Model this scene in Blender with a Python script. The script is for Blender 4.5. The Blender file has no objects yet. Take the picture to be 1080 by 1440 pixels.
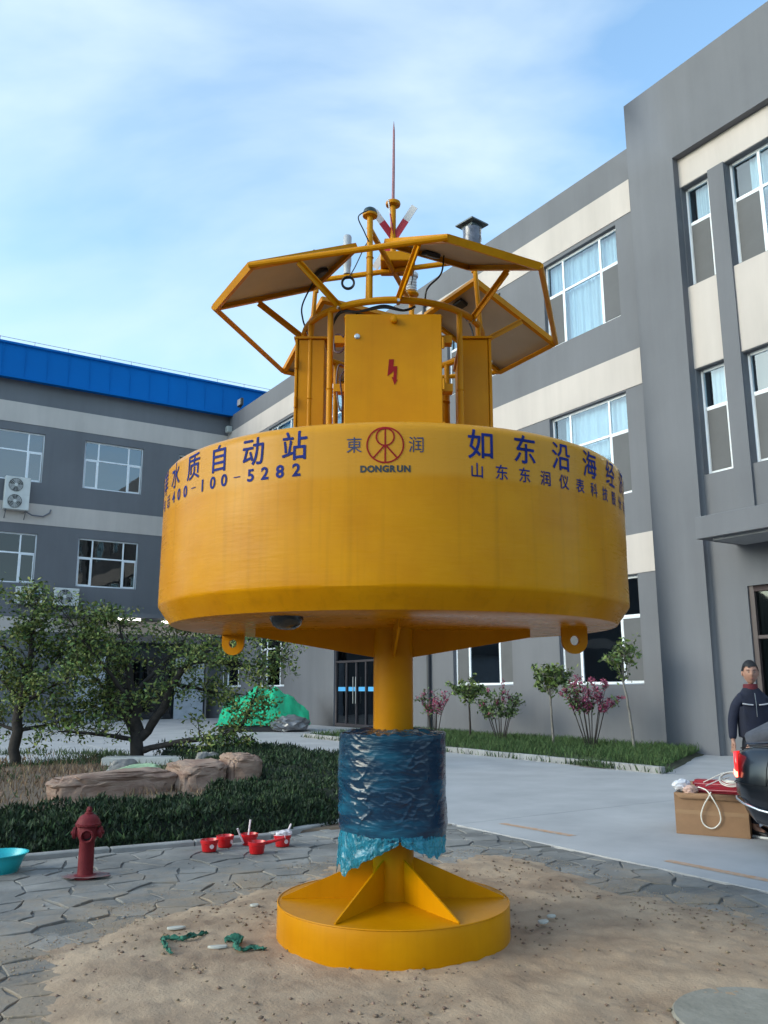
import bpy, bmesh, math, random
import numpy as np
from mathutils import Vector, Matrix, noise
random.seed(7); rng = np.random.default_rng(7)
S = bpy.context.scene
COL = S.collection
PI = math.pi
def R(d): return math.radians(d)

# ------------------------------------------------------------------ camera, light, exposure
YAW, PITCH, ROLL = R(32.669), R(11.648), R(-0.199)
cd = bpy.data.cameras.new('camera'); cam = bpy.data.objects.new('camera', cd); COL.objects.link(cam)
h_ = Vector((math.sin(YAW), math.cos(YAW), 0)); r_ = Vector((math.cos(YAW), -math.sin(YAW), 0)); u_ = Vector((0, 0, 1))
fw = h_*math.cos(PITCH) + u_*math.sin(PITCH); up = -h_*math.sin(PITCH) + u_*math.cos(PITCH)
r2 = r_*math.cos(ROLL) + up*math.sin(ROLL); up2 = -r_*math.sin(ROLL) + up*math.cos(ROLL)
M = Matrix((r2, up2, -fw)).transposed().to_4x4(); M.translation = (0, 0, 1.5)
cam.matrix_world = M
cd.sensor_fit = 'VERTICAL'; cd.sensor_height = 36; cd.lens = 36*1196.16/1440; cd.clip_end = 3000; cd.clip_start = .05
S.camera = cam

SUN_AZ, SUN_EL = R(-76), R(22)            # clockwise from +Y
w = bpy.data.worlds.new('World'); S.world = w; w.use_nodes = True
nt = w.node_tree; nt.nodes.clear()
def N(t, typ, **k):
    n = t.nodes.new(typ)
    for a, b in k.items(): setattr(n, a, b)
    return n
out = N(nt, 'ShaderNodeOutputWorld'); bg = N(nt, 'ShaderNodeBackground'); bg.inputs[1].default_value = .15
sky = N(nt, 'ShaderNodeTexSky', sky_type='NISHITA', sun_disc=False, sun_elevation=SUN_EL, sun_rotation=SUN_AZ % (2*PI))
sky.air_density = 1.0; sky.dust_density = 1.5; sky.ozone_density = 1.6
tc = N(nt, 'ShaderNodeTexCoord'); mp = N(nt, 'ShaderNodeMapping'); mp.inputs['Scale'].default_value = (1.0, 1.0, 2.2)
mp.inputs['Rotation'].default_value = (0.3, 0.5, 2.0); mp.inputs['Location'].default_value = (.35, 1.1, .2)
nz = N(nt, 'ShaderNodeTexNoise'); nz.inputs['Scale'].default_value = 1.7; nz.inputs['Detail'].default_value = 6; nz.inputs['Roughness'].default_value = .5; nz.inputs['Distortion'].default_value = .5
cr = N(nt, 'ShaderNodeValToRGB'); cr.color_ramp.elements[0].position = .43; cr.color_ramp.elements[1].position = .70
cr.color_ramp.elements[0].color = (.06, .06, .06, 1); cr.color_ramp.elements[1].color = (.75, .75, .75, 1)
mx = N(nt, 'ShaderNodeMix', data_type='RGBA'); mx.inputs[7].default_value = (5.6, 6.5, 6.9, 1)
nt.links.new(tc.outputs['Generated'], mp.inputs[0]); nt.links.new(mp.outputs[0], nz.inputs['Vector'])
nt.links.new(nz.outputs[0], cr.inputs[0]); nt.links.new(cr.outputs[0], mx.inputs[0])
sk = N(nt, 'ShaderNodeMix', data_type='RGBA', blend_type='MULTIPLY'); sk.inputs[0].default_value = 1; sk.inputs[7].default_value = (1.95, 2.35, 2.35, 1)
nt.links.new(sky.outputs[0], sk.inputs[6]); nt.links.new(sk.outputs[2], mx.inputs[6])
nt.links.new(mx.outputs[2], bg.inputs[0]); nt.links.new(bg.outputs[0], out.inputs[0])
sl = bpy.data.lights.new('sun', 'SUN'); sl.energy = 1.05; sl.angle = R(32); sl.color = (1, .93, .83)
so = bpy.data.objects.new('sun', sl); COL.objects.link(so)
sd = Vector((math.sin(SUN_AZ)*math.cos(SUN_EL), math.cos(SUN_AZ)*math.cos(SUN_EL), math.sin(SUN_EL)))
so.rotation_euler = sd.to_track_quat('Z', 'Y').to_euler(); so.location = (0, 0, 30)
S.view_settings.view_transform = 'Standard'; S.view_settings.look = 'None'; S.view_settings.gamma = 1
S.view_settings.exposure = 0.26; S.view_settings.use_curve_mapping = False
S.cycles.max_bounces = 8; S.cycles.transparent_max_bounces = 12

# ------------------------------------------------------------------ materials
MATS = {}
def mat(name, col, rough=.6, metal=0, var=0, vscale=4, bump=0, bscale=30, coat=0, emit=None, estr=0, col2=None, island=0, alpha=1, trans=0, coord='Object', stretch=None, spec=.5, objvar=0, detail=5, thr=None):
    if name in MATS: return MATS[name]
    m = bpy.data.materials.new(name); m.use_nodes = True; t = m.node_tree; p = t.nodes['Principled BSDF']; L = t.links.new
    p.inputs['Base Color'].default_value = (*col, 1); p.inputs['Roughness'].default_value = rough; p.inputs['Metallic'].default_value = metal
    p.inputs['Coat Weight'].default_value = coat; p.inputs['Coat Roughness'].default_value = .15; p.inputs['Specular IOR Level'].default_value = spec
    p.inputs['Alpha'].default_value = alpha; p.inputs['Transmission Weight'].default_value = trans
    if emit: p.inputs['Emission Color'].default_value = (*emit, 1); p.inputs['Emission Strength'].default_value = estr
    c = N(t, 'ShaderNodeTexCoord'); src = c.outputs[coord if coord != 'World' else 'Object']
    if coord == 'World':
        src = N(t, 'ShaderNodeNewGeometry').outputs['Position']
    if stretch:
        q = N(t, 'ShaderNodeMapping'); q.inputs['Scale'].default_value = stretch; L(src, q.inputs[0]); src = q.outputs[0]
    last = None
    if var or col2:
        n = N(t, 'ShaderNodeTexNoise'); n.inputs['Scale'].default_value = vscale; n.inputs['Detail'].default_value = detail; n.inputs['Roughness'].default_value = .6; L(src, n.inputs['Vector'])
        rp = N(t, 'ShaderNodeValToRGB'); lo, hi = thr or (.3, .7)
        rp.color_ramp.elements[0].position = lo; rp.color_ramp.elements[1].position = hi
        a = tuple(max(0, x*(1-var)) for x in col); b = col2 or tuple(min(1, x*(1+var)) for x in col)
        rp.color_ramp.elements[0].color = (*a, 1); rp.color_ramp.elements[1].color = (*b, 1)
        L(n.outputs[0], rp.inputs[0]); last = rp.outputs[0]
        rr = N(t, 'ShaderNodeMapRange'); rr.inputs[3].default_value = max(.02, rough-.07); rr.inputs[4].default_value = min(1, rough+.1)
        L(n.outputs[0], rr.inputs[0]); L(rr.outputs[0], p.inputs['Roughness'])
    if island or objvar:
        src2 = N(t, 'ShaderNodeNewGeometry').outputs['Random Per Island'] if island else N(t, 'ShaderNodeObjectInfo').outputs['Random']
        k = island or objvar
        mr = N(t, 'ShaderNodeMapRange'); mr.inputs[3].default_value = 1-k; mr.inputs[4].default_value = 1+k; L(src2, mr.inputs[0])
        hs = N(t, 'ShaderNodeHueSaturation'); L(mr.outputs[0], hs.inputs['Value'])
        if island:
            mh = N(t, 'ShaderNodeMapRange'); mh.inputs[3].default_value = .475; mh.inputs[4].default_value = .52
            mm = N(t, 'ShaderNodeMath', operation='FRACT'); m5 = N(t, 'ShaderNodeMath', operation='MULTIPLY'); m5.inputs[1].default_value = 7.31
            L(src2, m5.inputs[0]); L(m5.outputs[0], mm.inputs[0]); L(mm.outputs[0], mh.inputs[0]); L(mh.outputs[0], hs.inputs['Hue'])
        if last: L(last, hs.inputs['Color'])
        else: hs.inputs['Color'].default_value = (*col, 1)
        last = hs.outputs[0]
    if last: L(last, p.inputs['Base Color'])
    if bump:
        n = N(t, 'ShaderNodeTexNoise'); n.inputs['Scale'].default_value = bscale; n.inputs['Detail'].default_value = 6; L(src, n.inputs['Vector'])
        b = N(t, 'ShaderNodeBump'); b.inputs['Strength'].default_value = bump; b.inputs['Distance'].default_value = .01
        L(n.outputs[0], b.inputs['Height']); L(b.outputs[0], p.inputs['Normal'])
    MATS[name] = m
    return m

def facade(name, col, scale=.35):
    """rendered masonry paint: soft large mottling, rain streaks running down, fine grain"""
    m = mat(name, col, .85, coord='World', var=.001, bump=.25, bscale=60)
    t = m.node_tree; L = t.links.new; p = t.nodes['Principled BSDF']
    g = N(t, 'ShaderNodeNewGeometry')
    q = N(t, 'ShaderNodeMapping'); q.inputs['Scale'].default_value = (.9, .9, .10); L(g.outputs['Position'], q.inputs[0])
    n1 = N(t, 'ShaderNodeTexNoise'); n1.inputs['Scale'].default_value = 1.6; n1.inputs['Detail'].default_value = 7; n1.inputs['Roughness'].default_value = .65; L(q.outputs[0], n1.inputs['Vector'])
    n2 = N(t, 'ShaderNodeTexNoise'); n2.inputs['Scale'].default_value = scale; n2.inputs['Detail'].default_value = 4; L(g.outputs['Position'], n2.inputs['Vector'])
    a = N(t, 'ShaderNodeMath', operation='ADD'); L(n1.outputs[0], a.inputs[0]); L(n2.outputs[0], a.inputs[1])
    mr = N(t, 'ShaderNodeMapRange'); mr.inputs[1].default_value = .65; mr.inputs[2].default_value = 1.35; mr.inputs[3].default_value = .84; mr.inputs[4].default_value = 1.10
    L(a.outputs[0], mr.inputs[0])
    x = N(t, 'ShaderNodeMix', data_type='RGBA', blend_type='MULTIPLY'); x.inputs[0].default_value = 1; x.inputs[6].default_value = (*col, 1)
    L(mr.outputs[0], x.inputs[7]); L(x.outputs[2], p.inputs['Base Color'])
    return m

GREY = facade('grey_render', (.155, .156, .170)); PALE = facade('pale_band_render', (.54, .475, .435))
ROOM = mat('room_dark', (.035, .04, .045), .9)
PVC = mat('white_window_plastic', (.84, .86, .90), .35, var=.05, vscale=2)
SCREEN = mat('insect_screen', (.105, .105, .11), .7, var=.12, vscale=1.5, coord='World')
DKALU = mat('dark_bronze_frame', (.07, .06, .065), .4, metal=.3, var=.2)
BLUEROOF = mat('blue_sheet_metal', (.0, .125, .43), .75, spec=.15, var=.06, vscale=.35, coord='World', bump=.05, bscale=3)
ROOFTOP = mat('roof_felt', (.10, .10, .11), .9, var=.2)
CURT = mat('pale_curtain', (.46, .58, .66), .9, var=.14, vscale=2.0, stretch=(6, 6, .3), coord='World')
GREENCURT = mat('dark_green_curtain', (.02, .10, .075), .9, var=.3, vscale=2.0, stretch=(5, 5, .3), coord='World')
def glassmat(name, tint, refl):
    m = bpy.data.materials.new(name); m.use_nodes = True; t = m.node_tree; t.nodes.clear(); L = t.links.new
    o = N(t, 'ShaderNodeOutputMaterial'); tr = N(t, 'ShaderNodeBsdfTransparent'); tr.inputs[0].default_value = (*tint, 1)
    gl = N(t, 'ShaderNodeBsdfGlossy'); gl.inputs['Roughness'].default_value = .02; gl.inputs['Color'].default_value = (.9, .95, 1, 1)
    fr = N(t, 'ShaderNodeFresnel'); fr.inputs[0].default_value = 1.5; mr = N(t, 'ShaderNodeMapRange'); mr.inputs[3].default_value = refl; mr.inputs[4].default_value = 1
    g = N(t, 'ShaderNodeNewGeometry'); n = N(t, 'ShaderNodeTexNoise'); n.inputs['Scale'].default_value = .8; L(g.outputs['Position'], n.inputs['Vector'])
    b = N(t, 'ShaderNodeBump'); b.inputs['Strength'].default_value = .12; b.inputs['Distance'].default_value = .05; L(n.outputs[0], b.inputs['Height']); L(b.outputs[0], gl.inputs['Normal'])
    ms = N(t, 'ShaderNodeMixShader'); inv = N(t, 'ShaderNodeMath', operation='SUBTRACT'); inv.inputs[0].default_value = 1; L(g.outputs['Backfacing'], inv.inputs[1]); mu = N(t, 'ShaderNodeMath', operation='MULTIPLY'); L(fr.outputs[0], mr.inputs[0]); L(mr.outputs[0], mu.inputs[0]); L(inv.outputs[0], mu.inputs[1]); L(mu.outputs[0], ms.inputs[0]); L(tr.outputs[0], ms.inputs[1]); L(gl.outputs[0], ms.inputs[2]); L(ms.outputs[0], o.inputs[0])
    MATS[name] = m; return m
GLASS = glassmat('window_glass', (.82, .88, .9), .10)
GLASSD = glassmat('tinted_window_glass', (.25, .33, .36), .035)
GLASSR = glassmat('sky_reflecting_glass', (.25, .33, .36), .16)

# yellow marine paint with brush marks; the topmost band was coated again with a paler tone
def yellow(name, band=None, rough=.33, streak=(1, 1, 7)):
    col = (.62, .27, .006)
    m = mat(name, col, rough, var=.001, coat=.0, spec=.13, bump=.08, bscale=9, stretch=streak)
    t = m.node_tree; L = t.links.new; p = t.nodes['Principled BSDF']
    tc = N(t, 'ShaderNodeTexCoord')
    n = N(t, 'ShaderNodeTexNoise'); n.inputs['Scale'].default_value = 2.3; n.inputs['Detail'].default_value = 8; n.inputs['Roughness'].default_value = .62; L(tc.outputs['Object'], n.inputs['Vector'])
    rp = N(t, 'ShaderNodeValToRGB'); rp.color_ramp.elements[0].position = .32; rp.color_ramp.elements[1].position = .68
    rp.color_ramp.elements[0].color = (.50, .188, .0005, 1); rp.color_ramp.elements[1].color = (.59, .248, .001, 1); L(n.outputs[0], rp.inputs[0])
    q = N(t, 'ShaderNodeMapping'); q.inputs['Scale'].default_value = (13, 13, .4); L(tc.outputs['Object'], q.inputs[0])
    n2 = N(t, 'ShaderNodeTexNoise'); n2.inputs['Scale'].default_value = 2; n2.inputs['Detail'].default_value = 6; L(q.outputs[0], n2.inputs['Vector'])
    mr = N(t, 'ShaderNodeMapRange'); mr.inputs[1].default_value = .52; mr.inputs[2].default_value = .74; mr.inputs[3].default_value = 1.0; mr.inputs[4].default_value = .93; L(n2.outputs[0], mr.inputs[0])
    x = N(t, 'ShaderNodeMix', data_type='RGBA', blend_type='MULTIPLY'); x.inputs[0].default_value = 1; L(rp.outputs[0], x.inputs[6]); L(mr.outputs[0], x.inputs[7])
    last = x.outputs[2]
    if band:
        s = N(t, 'ShaderNodeSeparateXYZ'); L(tc.outputs['Object'], s.inputs[0])
        a = N(t, 'ShaderNodeMath', operation='MULTIPLY_ADD'); a.inputs[1].default_value = .05; L(n.outputs[0], a.inputs[0]); L(s.outputs[2], a.inputs[2])
        r1 = N(t, 'ShaderNodeMapRange'); r1.inputs[1].default_value = band; r1.inputs[2].default_value = band+.035; L(a.outputs[0], r1.inputs[0])
        y = N(t, 'ShaderNodeMix', data_type='RGBA'); y.inputs[7].default_value = (.56, .257, .024, 1); L(last, y.inputs[6])
        mu = N(t, 'ShaderNodeMath', operation='MULTIPLY'); mu.inputs[1].default_value = .72; L(r1.outputs[0], mu.inputs[0]); L(mu.outputs[0], y.inputs[0])
        z = N(t, 'ShaderNodeMix', data_type='RGBA', blend_type='MULTIPLY'); z.inputs[0].default_value = 1; L(y.outputs[2], z.inputs[6]); L(mr.outputs[0], z.inputs[7])
        last = z.outputs[2]
    L(last, p.inputs['Base Color'])
    return m
YEL = yellow('yellow_paint'); YELH = yellow('yellow_hull_paint', band=2.545, rough=.27)
YELF = yellow('yellow_frame_paint', rough=.38, streak=(3, 3, 3))
BLACK = mat('black_rubber', (.012, .012, .014), .45)
STEEL = mat('bolt_steel', (.5, .5, .5), .35, metal=1)
BLUEINK = mat('blue_lettering_paint', (.006, .018, .15), .7, var=.3, vscale=8, spec=.2)
REDINK = mat('dark_red_paint', (.26, .008, .010), .7, var=.15, vscale=8, spec=.2)
BLKINK = mat('black_lettering_paint', (.02, .025, .03), .5)
SOLAR = mat('solar_panel_back', (.42, .38, .36), .6, var=.10, vscale=3)
SOLARF = mat('solar_cells', (.008, .012, .03), .15)

# ------------------------------------------------------------------ mesh helpers
class MB:
    def __init__(s): s.v = []; s.f = []; s.m = []; s.cm = 0
    def add(s, vs, fs, T=None):
        b = len(s.v)
        s.v += [tuple(T @ Vector(p)) for p in vs] if T is not None else [tuple(p) for p in vs]
        s.f += [tuple(b+i for i in f) for f in fs]; s.m += [s.cm]*len(fs); return s
    def box(s, c, d, T=None, rz=0):
        x, y, z = (k/2 for k in d)
        vs = [(a*x, b*y, e*z) for a in (-1, 1) for b in (-1, 1) for e in (-1, 1)]
        if rz: ca, sa = math.cos(rz), math.sin(rz); vs = [(p[0]*ca-p[1]*sa, p[0]*sa+p[1]*ca, p[2]) for p in vs]
        vs = [(p[0]+c[0], p[1]+c[1], p[2]+c[2]) for p in vs]
        return s.add(vs, [(0, 1, 3, 2), (4, 6, 7, 5), (0, 4, 5, 1), (2, 3, 7, 6), (0, 2, 6, 4), (1, 5, 7, 3)], T)
    def b2(s, lo, hi, T=None):
        return s.box([(a+b)/2 for a, b in zip(lo, hi)], [abs(b-a) for a, b in zip(lo, hi)], T)
    def tube(s, pts, r, n=10, cap=True, T=None):
        pts = [Vector(p) for p in pts]; m = len(pts); rs = r if isinstance(r, (list, tuple)) else [r]*m
        ref = None; vs = []; fs = []
        for i, p in enumerate(pts):
            t = (pts[min(i+1, m-1)]-pts[max(i-1, 0)]).normalized()
            if ref is None: ref = Vector((0, 0, 1)) if abs(t.z) < .9 else Vector((1, 0, 0))
            a = t.cross(ref)
            if a.length < 1e-5: a = t.orthogonal()
            a.normalize(); b = a.cross(t).normalized(); ref = b.copy()
            # keep the frame steady along the path
            for k in range(n):
                q = p + (a*math.cos(2*PI*k/n) + b*math.sin(2*PI*k/n))*rs[i]; vs.append(q)
        for i in range(m-1):
            for k in range(n):
                k2 = (k+1) % n; fs.append((i*n+k, i*n+k2, (i+1)*n+k2, (i+1)*n+k))
        if cap: fs.append(tuple(range(n-1, -1, -1))); fs.append(tuple((m-1)*n+k for k in range(n)))
        return s.add(vs, fs, T)
    def ring(s, R0, r, z=0, n=48, k=8, T=None, c=(0, 0)):
        vs = []; fs = []
        for i in range(n):
            a = 2*PI*i/n
            for j in range(k):
                b = 2*PI*j/k; rr = R0 + r*math.cos(b)
                vs.append((c[0]+rr*math.cos(a), c[1]+rr*math.sin(a), z + r*math.sin(b)))
        for i in range(n):
            for j in range(k):
                i2, j2 = (i+1) % n, (j+1) % k; fs.append((i*k+j, i2*k+j, i2*k+j2, i*k+j2))
        return s.add(vs, fs, T)
    def bar(s, p, q, w, h, T=None, upv=(0, 0, 1)):
        p, q = Vector(p), Vector(q); t = (q-p).normalized(); a = t.cross(Vector(upv))
        if a.length < 1e-4: a = t.orthogonal()
        a.normalize(); b = a.cross(t).normalized(); vs = []
        for o in (p, q):
            for i, j in ((-1, -1), (1, -1), (1, 1), (-1, 1)): vs.append(o + a*i*w/2 + b*j*h/2)
        return s.add(vs, [(3, 2, 1, 0), (4, 5, 6, 7), (0, 1, 5, 4), (1, 2, 6, 5), (2, 3, 7, 6), (3, 0, 4, 7)], T)
    def lathe(s, prof, n=32, T=None, c=(0, 0, 0)):
        vs = []; fs = []
        for (r, z) in prof:
            for k in range(n): a = 2*PI*k/n; vs.append((c[0]+r*math.cos(a), c[1]+r*math.sin(a), c[2]+z))
        for i in range(len(prof)-1):
            for k in range(n): k2 = (k+1) % n; fs.append((i*n+k, i*n+k2, (i+1)*n+k2, (i+1)*n+k))
        if prof[0][0] > 1e-4: fs.append(tuple(range(n-1, -1, -1)))
        if prof[-1][0] > 1e-4: fs.append(tuple((len(prof)-1)*n+k for k in range(n)))
        return s.add(vs, fs, T)
    def prism(s, poly, z0, z1, T=None):
        n = len(poly); vs = [(x, y, z0) for x, y in poly] + [(x, y, z1) for x, y in poly]
        return s.add(vs, [tuple(range(n-1, -1, -1)), tuple(range(n, 2*n))] + [(i, (i+1) % n, n+(i+1) % n, n+i) for i in range(n)], T)
    def quad(s, a, b, c, d): return s.add([a, b, c, d], [(0, 1, 2, 3)])
    def mesh(s, name, mats, bevel=0, angle=35, seg=1):
        me = bpy.data.meshes.new(name); me.from_pydata(s.v, [], s.f)
        for m in (mats if isinstance(mats, (list, tuple)) else [mats]): me.materials.append(m)
        if any(s.m): me.polygons.foreach_set('material_index', s.m)
        bm = bmesh.new(); bm.from_mesh(me)
        bmesh.ops.remove_doubles(bm, verts=bm.verts, dist=1e-5); bmesh.ops.recalc_face_normals(bm, faces=bm.faces)
        if bevel:
            ed = [e for e in bm.edges if len(e.link_faces) == 2 and e.calc_face_angle(0) > R(40)]
            bmesh.ops.bevel(bm, geom=ed, offset=bevel, segments=seg, affect='EDGES', clamp_overlap=True)
        bm.to_mesh(me); bm.free()
        me.shade_smooth(); me.set_sharp_from_angle(angle=R(angle))
        return me
    def build(s, name, mats, parent=None, bevel=0, angle=35, seg=1):
        return link(name, s.mesh(name, mats, bevel, angle, seg), parent)
def link(name, me, parent=None):
    o = bpy.data.objects.new(name, me); COL.objects.link(o)
    if parent: o.parent = parent
    return o
def tag(o, label=None, cat=None, group=None, kind=None):
    for k, v in (('label', label), ('category', cat), ('group', group), ('kind', kind)):
        if v: o[k] = v
    return o
def thing(name, label, cat, loc=(0, 0, 0), rz=0, group=None):
    o = bpy.data.objects.new(name, None); COL.objects.link(o); o.location = loc; o.rotation_euler.z = rz; o.empty_display_size = .2
    return tag(o, label, cat, group)
def copy_tree(o, parent=None):
    c = o.copy(); COL.objects.link(c)
    if parent: c.parent = parent
    for ch in list(o.children): copy_tree(ch, c)
    return c
def fastmesh(name, V, F, mats, smooth=False):
    """V (n,3), F (m,k) arrays"""
    me = bpy.data.meshes.new(name); V = np.asarray(V, np.float32); F = np.asarray(F, np.int32); k = F.shape[1]
    me.vertices.add(len(V)); me.vertices.foreach_set('co', V.ravel())
    me.loops.add(F.size); me.loops.foreach_set('vertex_index', F.ravel())
    me.polygons.add(len(F)); me.polygons.foreach_set('loop_start', np.arange(0, F.size, k, dtype=np.int32)); me.polygons.foreach_set('loop_total', np.full(len(F), k, np.int32))
    for m in (mats if isinstance(mats, (list, tuple)) else [mats]): me.materials.append(m)
    me.update(calc_edges=True); me.validate()
    if smooth: me.shade_smooth()
    return me
def leafmesh(name, C, size, m, elong=1.6, upbias=.3, r=None):
    """small folded leaves: 4-point diamonds with random tilt"""
    C = np.asarray(C, float); n = len(C); g = r or rng
    d = g.normal(size=(n, 3)); d[:, 2] += upbias; d /= np.linalg.norm(d, axis=1)[:, None]
    a = np.cross(d, g.normal(size=(n, 3))); a /= np.linalg.norm(a, axis=1)[:, None]
    b = np.cross(d, a); s = size*(.6+.8*g.random((n, 1)))
    V = np.stack([C-a*s*elong*.5, C-b*s*.4+d*s*.12, C+a*s*elong*.5, C+b*s*.4+d*s*.12], 1).reshape(-1, 3)
    F = np.arange(4*n).reshape(n, 4)
    return fastmesh(name, V, F, m)
def nz2(x, y, s=1, z=0): return noise.noise(Vector((x*s, y*s, z)))

exec_parts = []
# ------------------------------------------------------------------ walls with real openings
def wall_mesh(mb, P, u, n, u0, u1, z0, z1, ops, depth):
    """front face through P along u, n = into the wall; ops = (ua, ub, za, zb)"""
    P, u, n = Vector(P), Vector(u), Vector(n)
    us = sorted({u0, u1, *[o[0] for o in ops], *[o[1] for o in ops]}); zs = sorted({z0, z1, *[o[2] for o in ops], *[o[3] for o in ops]})
    pt = lambda a, z, d=0: P + u*a + n*d + Vector((0, 0, z))
    for i in range(len(us)-1):
        for j in range(len(zs)-1):
            a, b, c, d = us[i], us[i+1], zs[j], zs[j+1]; m1, m2 = (a+b)/2, (c+d)/2
            if any(o[0] < m1 < o[1] and o[2] < m2 < o[3] for o in ops): continue
            mb.quad(pt(a, c), pt(b, c), pt(b, d), pt(a, d))
    for a, b, c, d in ops:
        mb.quad(pt(a, c), pt(a, d), pt(a, d, depth), pt(a, c, depth)); mb.quad(pt(b, c), pt(b, c, depth), pt(b, d, depth), pt(b, d))
        mb.quad(pt(a, d), pt(b, d), pt(b, d, depth), pt(a, d, depth))
        if c > z0 + 1e-3: mb.quad(pt(a, c), pt(a, c, depth), pt(b, c, depth), pt(b, c))
    return mb
def curtain_mesh(W, H, amp=.03, n=60, m=None, seed=0):
    r = random.Random(seed); V = []; F = []; ph = r.random()*9
    for i in range(n+1):
        x = W*i/n; y = amp*math.sin(i*1.35+ph)+amp*.6*math.sin(i*.63+2*ph)
        V += [(x, y, 0), (x, y, H)]
    for i in range(n): F.append((2*i, 2*i+2, 2*i+3, 2*i+1))
    return fastmesh('curtain', V, F, m, True)
def window(parent, loc, rz, W, H, cols, tz, curt=None, spans=((0, 1),), screens=(), glass=None, seed=0, side_sash=True):
    """loc = lower left corner seen from outside, local y goes into the building"""
    glass = glass or GLASS; f = .07
    mb = MB(); d0, d1 = -.03, .04
    mb.b2((0, d0, 0), (f, d1, H)); mb.b2((W-f, d0, 0), (W, d1, H)); mb.b2((f, d0, 0), (W-f, d1, f)); mb.b2((f, d0, H-f), (W-f, d1, H))
    xs = [0]
    for c in cols: xs.append(xs[-1]+c*W/sum(cols))
    mb.b2((f, d0+.004, tz-f/2), (W-f, d1-.004, tz+f/2))
    for x in xs[1:-1]: mb.b2((x-f/2, d0+.002, f), (x+f/2, d1-.002, H-f))
    mb.b2((-.03, -.07, -.035), (W+.03, .02, -.001))           # sill nosing
    o = mb.build('window', PVC, parent, bevel=.006); o.location = loc; o.rotation_euler.z = rz
    for i in range(len(cols)):
        a = xs[i]+f/2; b = xs[i+1]-f/2
        if i == 0: a = f
        if i == len(cols)-1: b = W-f
        p = MB().b2((a, .0, tz+f/2), (b, .008, H-f)); p.build('pane', glass, o)
        side = side_sash and i in (0, len(cols)-1)
        if side:
            s = MB(); g = .045
            s.b2((a+.004, -.022, f+.004), (a+g, .03, tz-f/2-.004)); s.b2((b-g, -.022, f+.004), (b-.004, .03, tz-f/2-.004))
            s.b2((a+g, -.022, f+.004), (b-g, .03, f+g)); s.b2((a+g, -.022, tz-f/2-g), (b-g, .03, tz-f/2-.004)); s.build('sash', PVC, o)
            a += g; b -= g; lo, hi = f+g, tz-f/2-g
        else: lo, hi = f, tz-f/2
        MB().b2((a, .004, lo), (b, .010, hi)).build('pane', glass, o)
        if i in screens: MB().b2((a-.02, -.034, lo-.02), (b+.02, -.026, hi+.02)).build('insect_screen', SCREEN, o)
    if curt:
        for k, (s0, s1) in enumerate(spans):
            c = link('curtain', curtain_mesh(W*(s1-s0), H, m=curt, seed=seed+k), o); c.location = (W*s0, .16, 0)
    return o

# ------------------------------------------------------------------ office building on the right: long wing and entrance tower
off = thing('office_building', 'long grey three-storey office building with beige bands and taller entrance block at right', 'building', (16.9, 0, 0))
def L_(x, y, z=0): return (x-16.9, y, z)
WX = 16.9
rows = [(1.55, 4.28), (6.40, 9.14), (11.27, 13.95)]
cols_hi = [(14.52, 17.40), (19.37, 22.25), (24.22, 27.10), (29.07, 31.95), (33.92, 36.80), (38.77, 41.65)]
cols_lo = [(14.52, 17.40), (19.37, 22.25), (34.55, 37.35), (39.3, 41.9)]
ops = [(y0, y1, *rows[0]) for y0, y1 in cols_lo] + [(y0, y1, *rows[k]) for k in (1, 2) for y0, y1 in cols_hi] + [(26.9, 30.1, 0, 3.30)]
wg = MB(); wall_mesh(wg, L_(WX, 0), (0, 1, 0), (1, 0, 0), 13.2, 42.0, 0, 15.97, ops, .45)
wg.quad(L_(WX, 13.2, 15.97), L_(WX, 42.4, 15.97), L_(WX+.30, 42.4, 15.97), L_(WX+.30, 13.2, 15.97)); wg.quad(L_(WX+.3, 13.2, 15.97), L_(WX+.3, 42.4, 15.97), L_(WX+.3, 42.4, 15.2), L_(WX+.3, 13.2, 15.2))
wg.quad(L_(WX, 42.0, 15.0), L_(WX, 42.4, 15.0), L_(WX, 42.4, 15.97), L_(WX, 42.0, 15.97))
wg.build('wall', GREY, off)
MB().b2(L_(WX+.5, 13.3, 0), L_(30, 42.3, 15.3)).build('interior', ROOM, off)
MB().b2(L_(WX+.31, 13.3, 15.3), L_(30, 42.3, 15.45)).build('roof', ROOFTOP, off)
for z0, z1 in ((4.30, 5.30), (9.18, 10.16), (14.07, 15.03)):
    MB().b2(L_(WX-.018, 13.95 if z0 > 5 else 13.55, z0), L_(WX+.01, 41.98, z1)).build('band', PALE, off)
cfg = {(2, 0): ((0, .36), (.30, .97)), (2, 1): ((.02, .45), (.6, 1)), (1, 0): ((.12, .98),)}
for k, (z0, z1) in enumerate(rows):
    for j, (y0, y1) in enumerate(cols_lo if k == 0 else cols_hi):
        window(off, L_(WX+.16, y1, z0), -PI/2, y1-y0, z1-z0, (.7, 1.45, .72), (z1-z0)-1.02, CURT if k else None, cfg.get((k, j), ((.05, .9),)), (0, 2), GLASS if k else GLASSD, seed=k*7+j)
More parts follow.
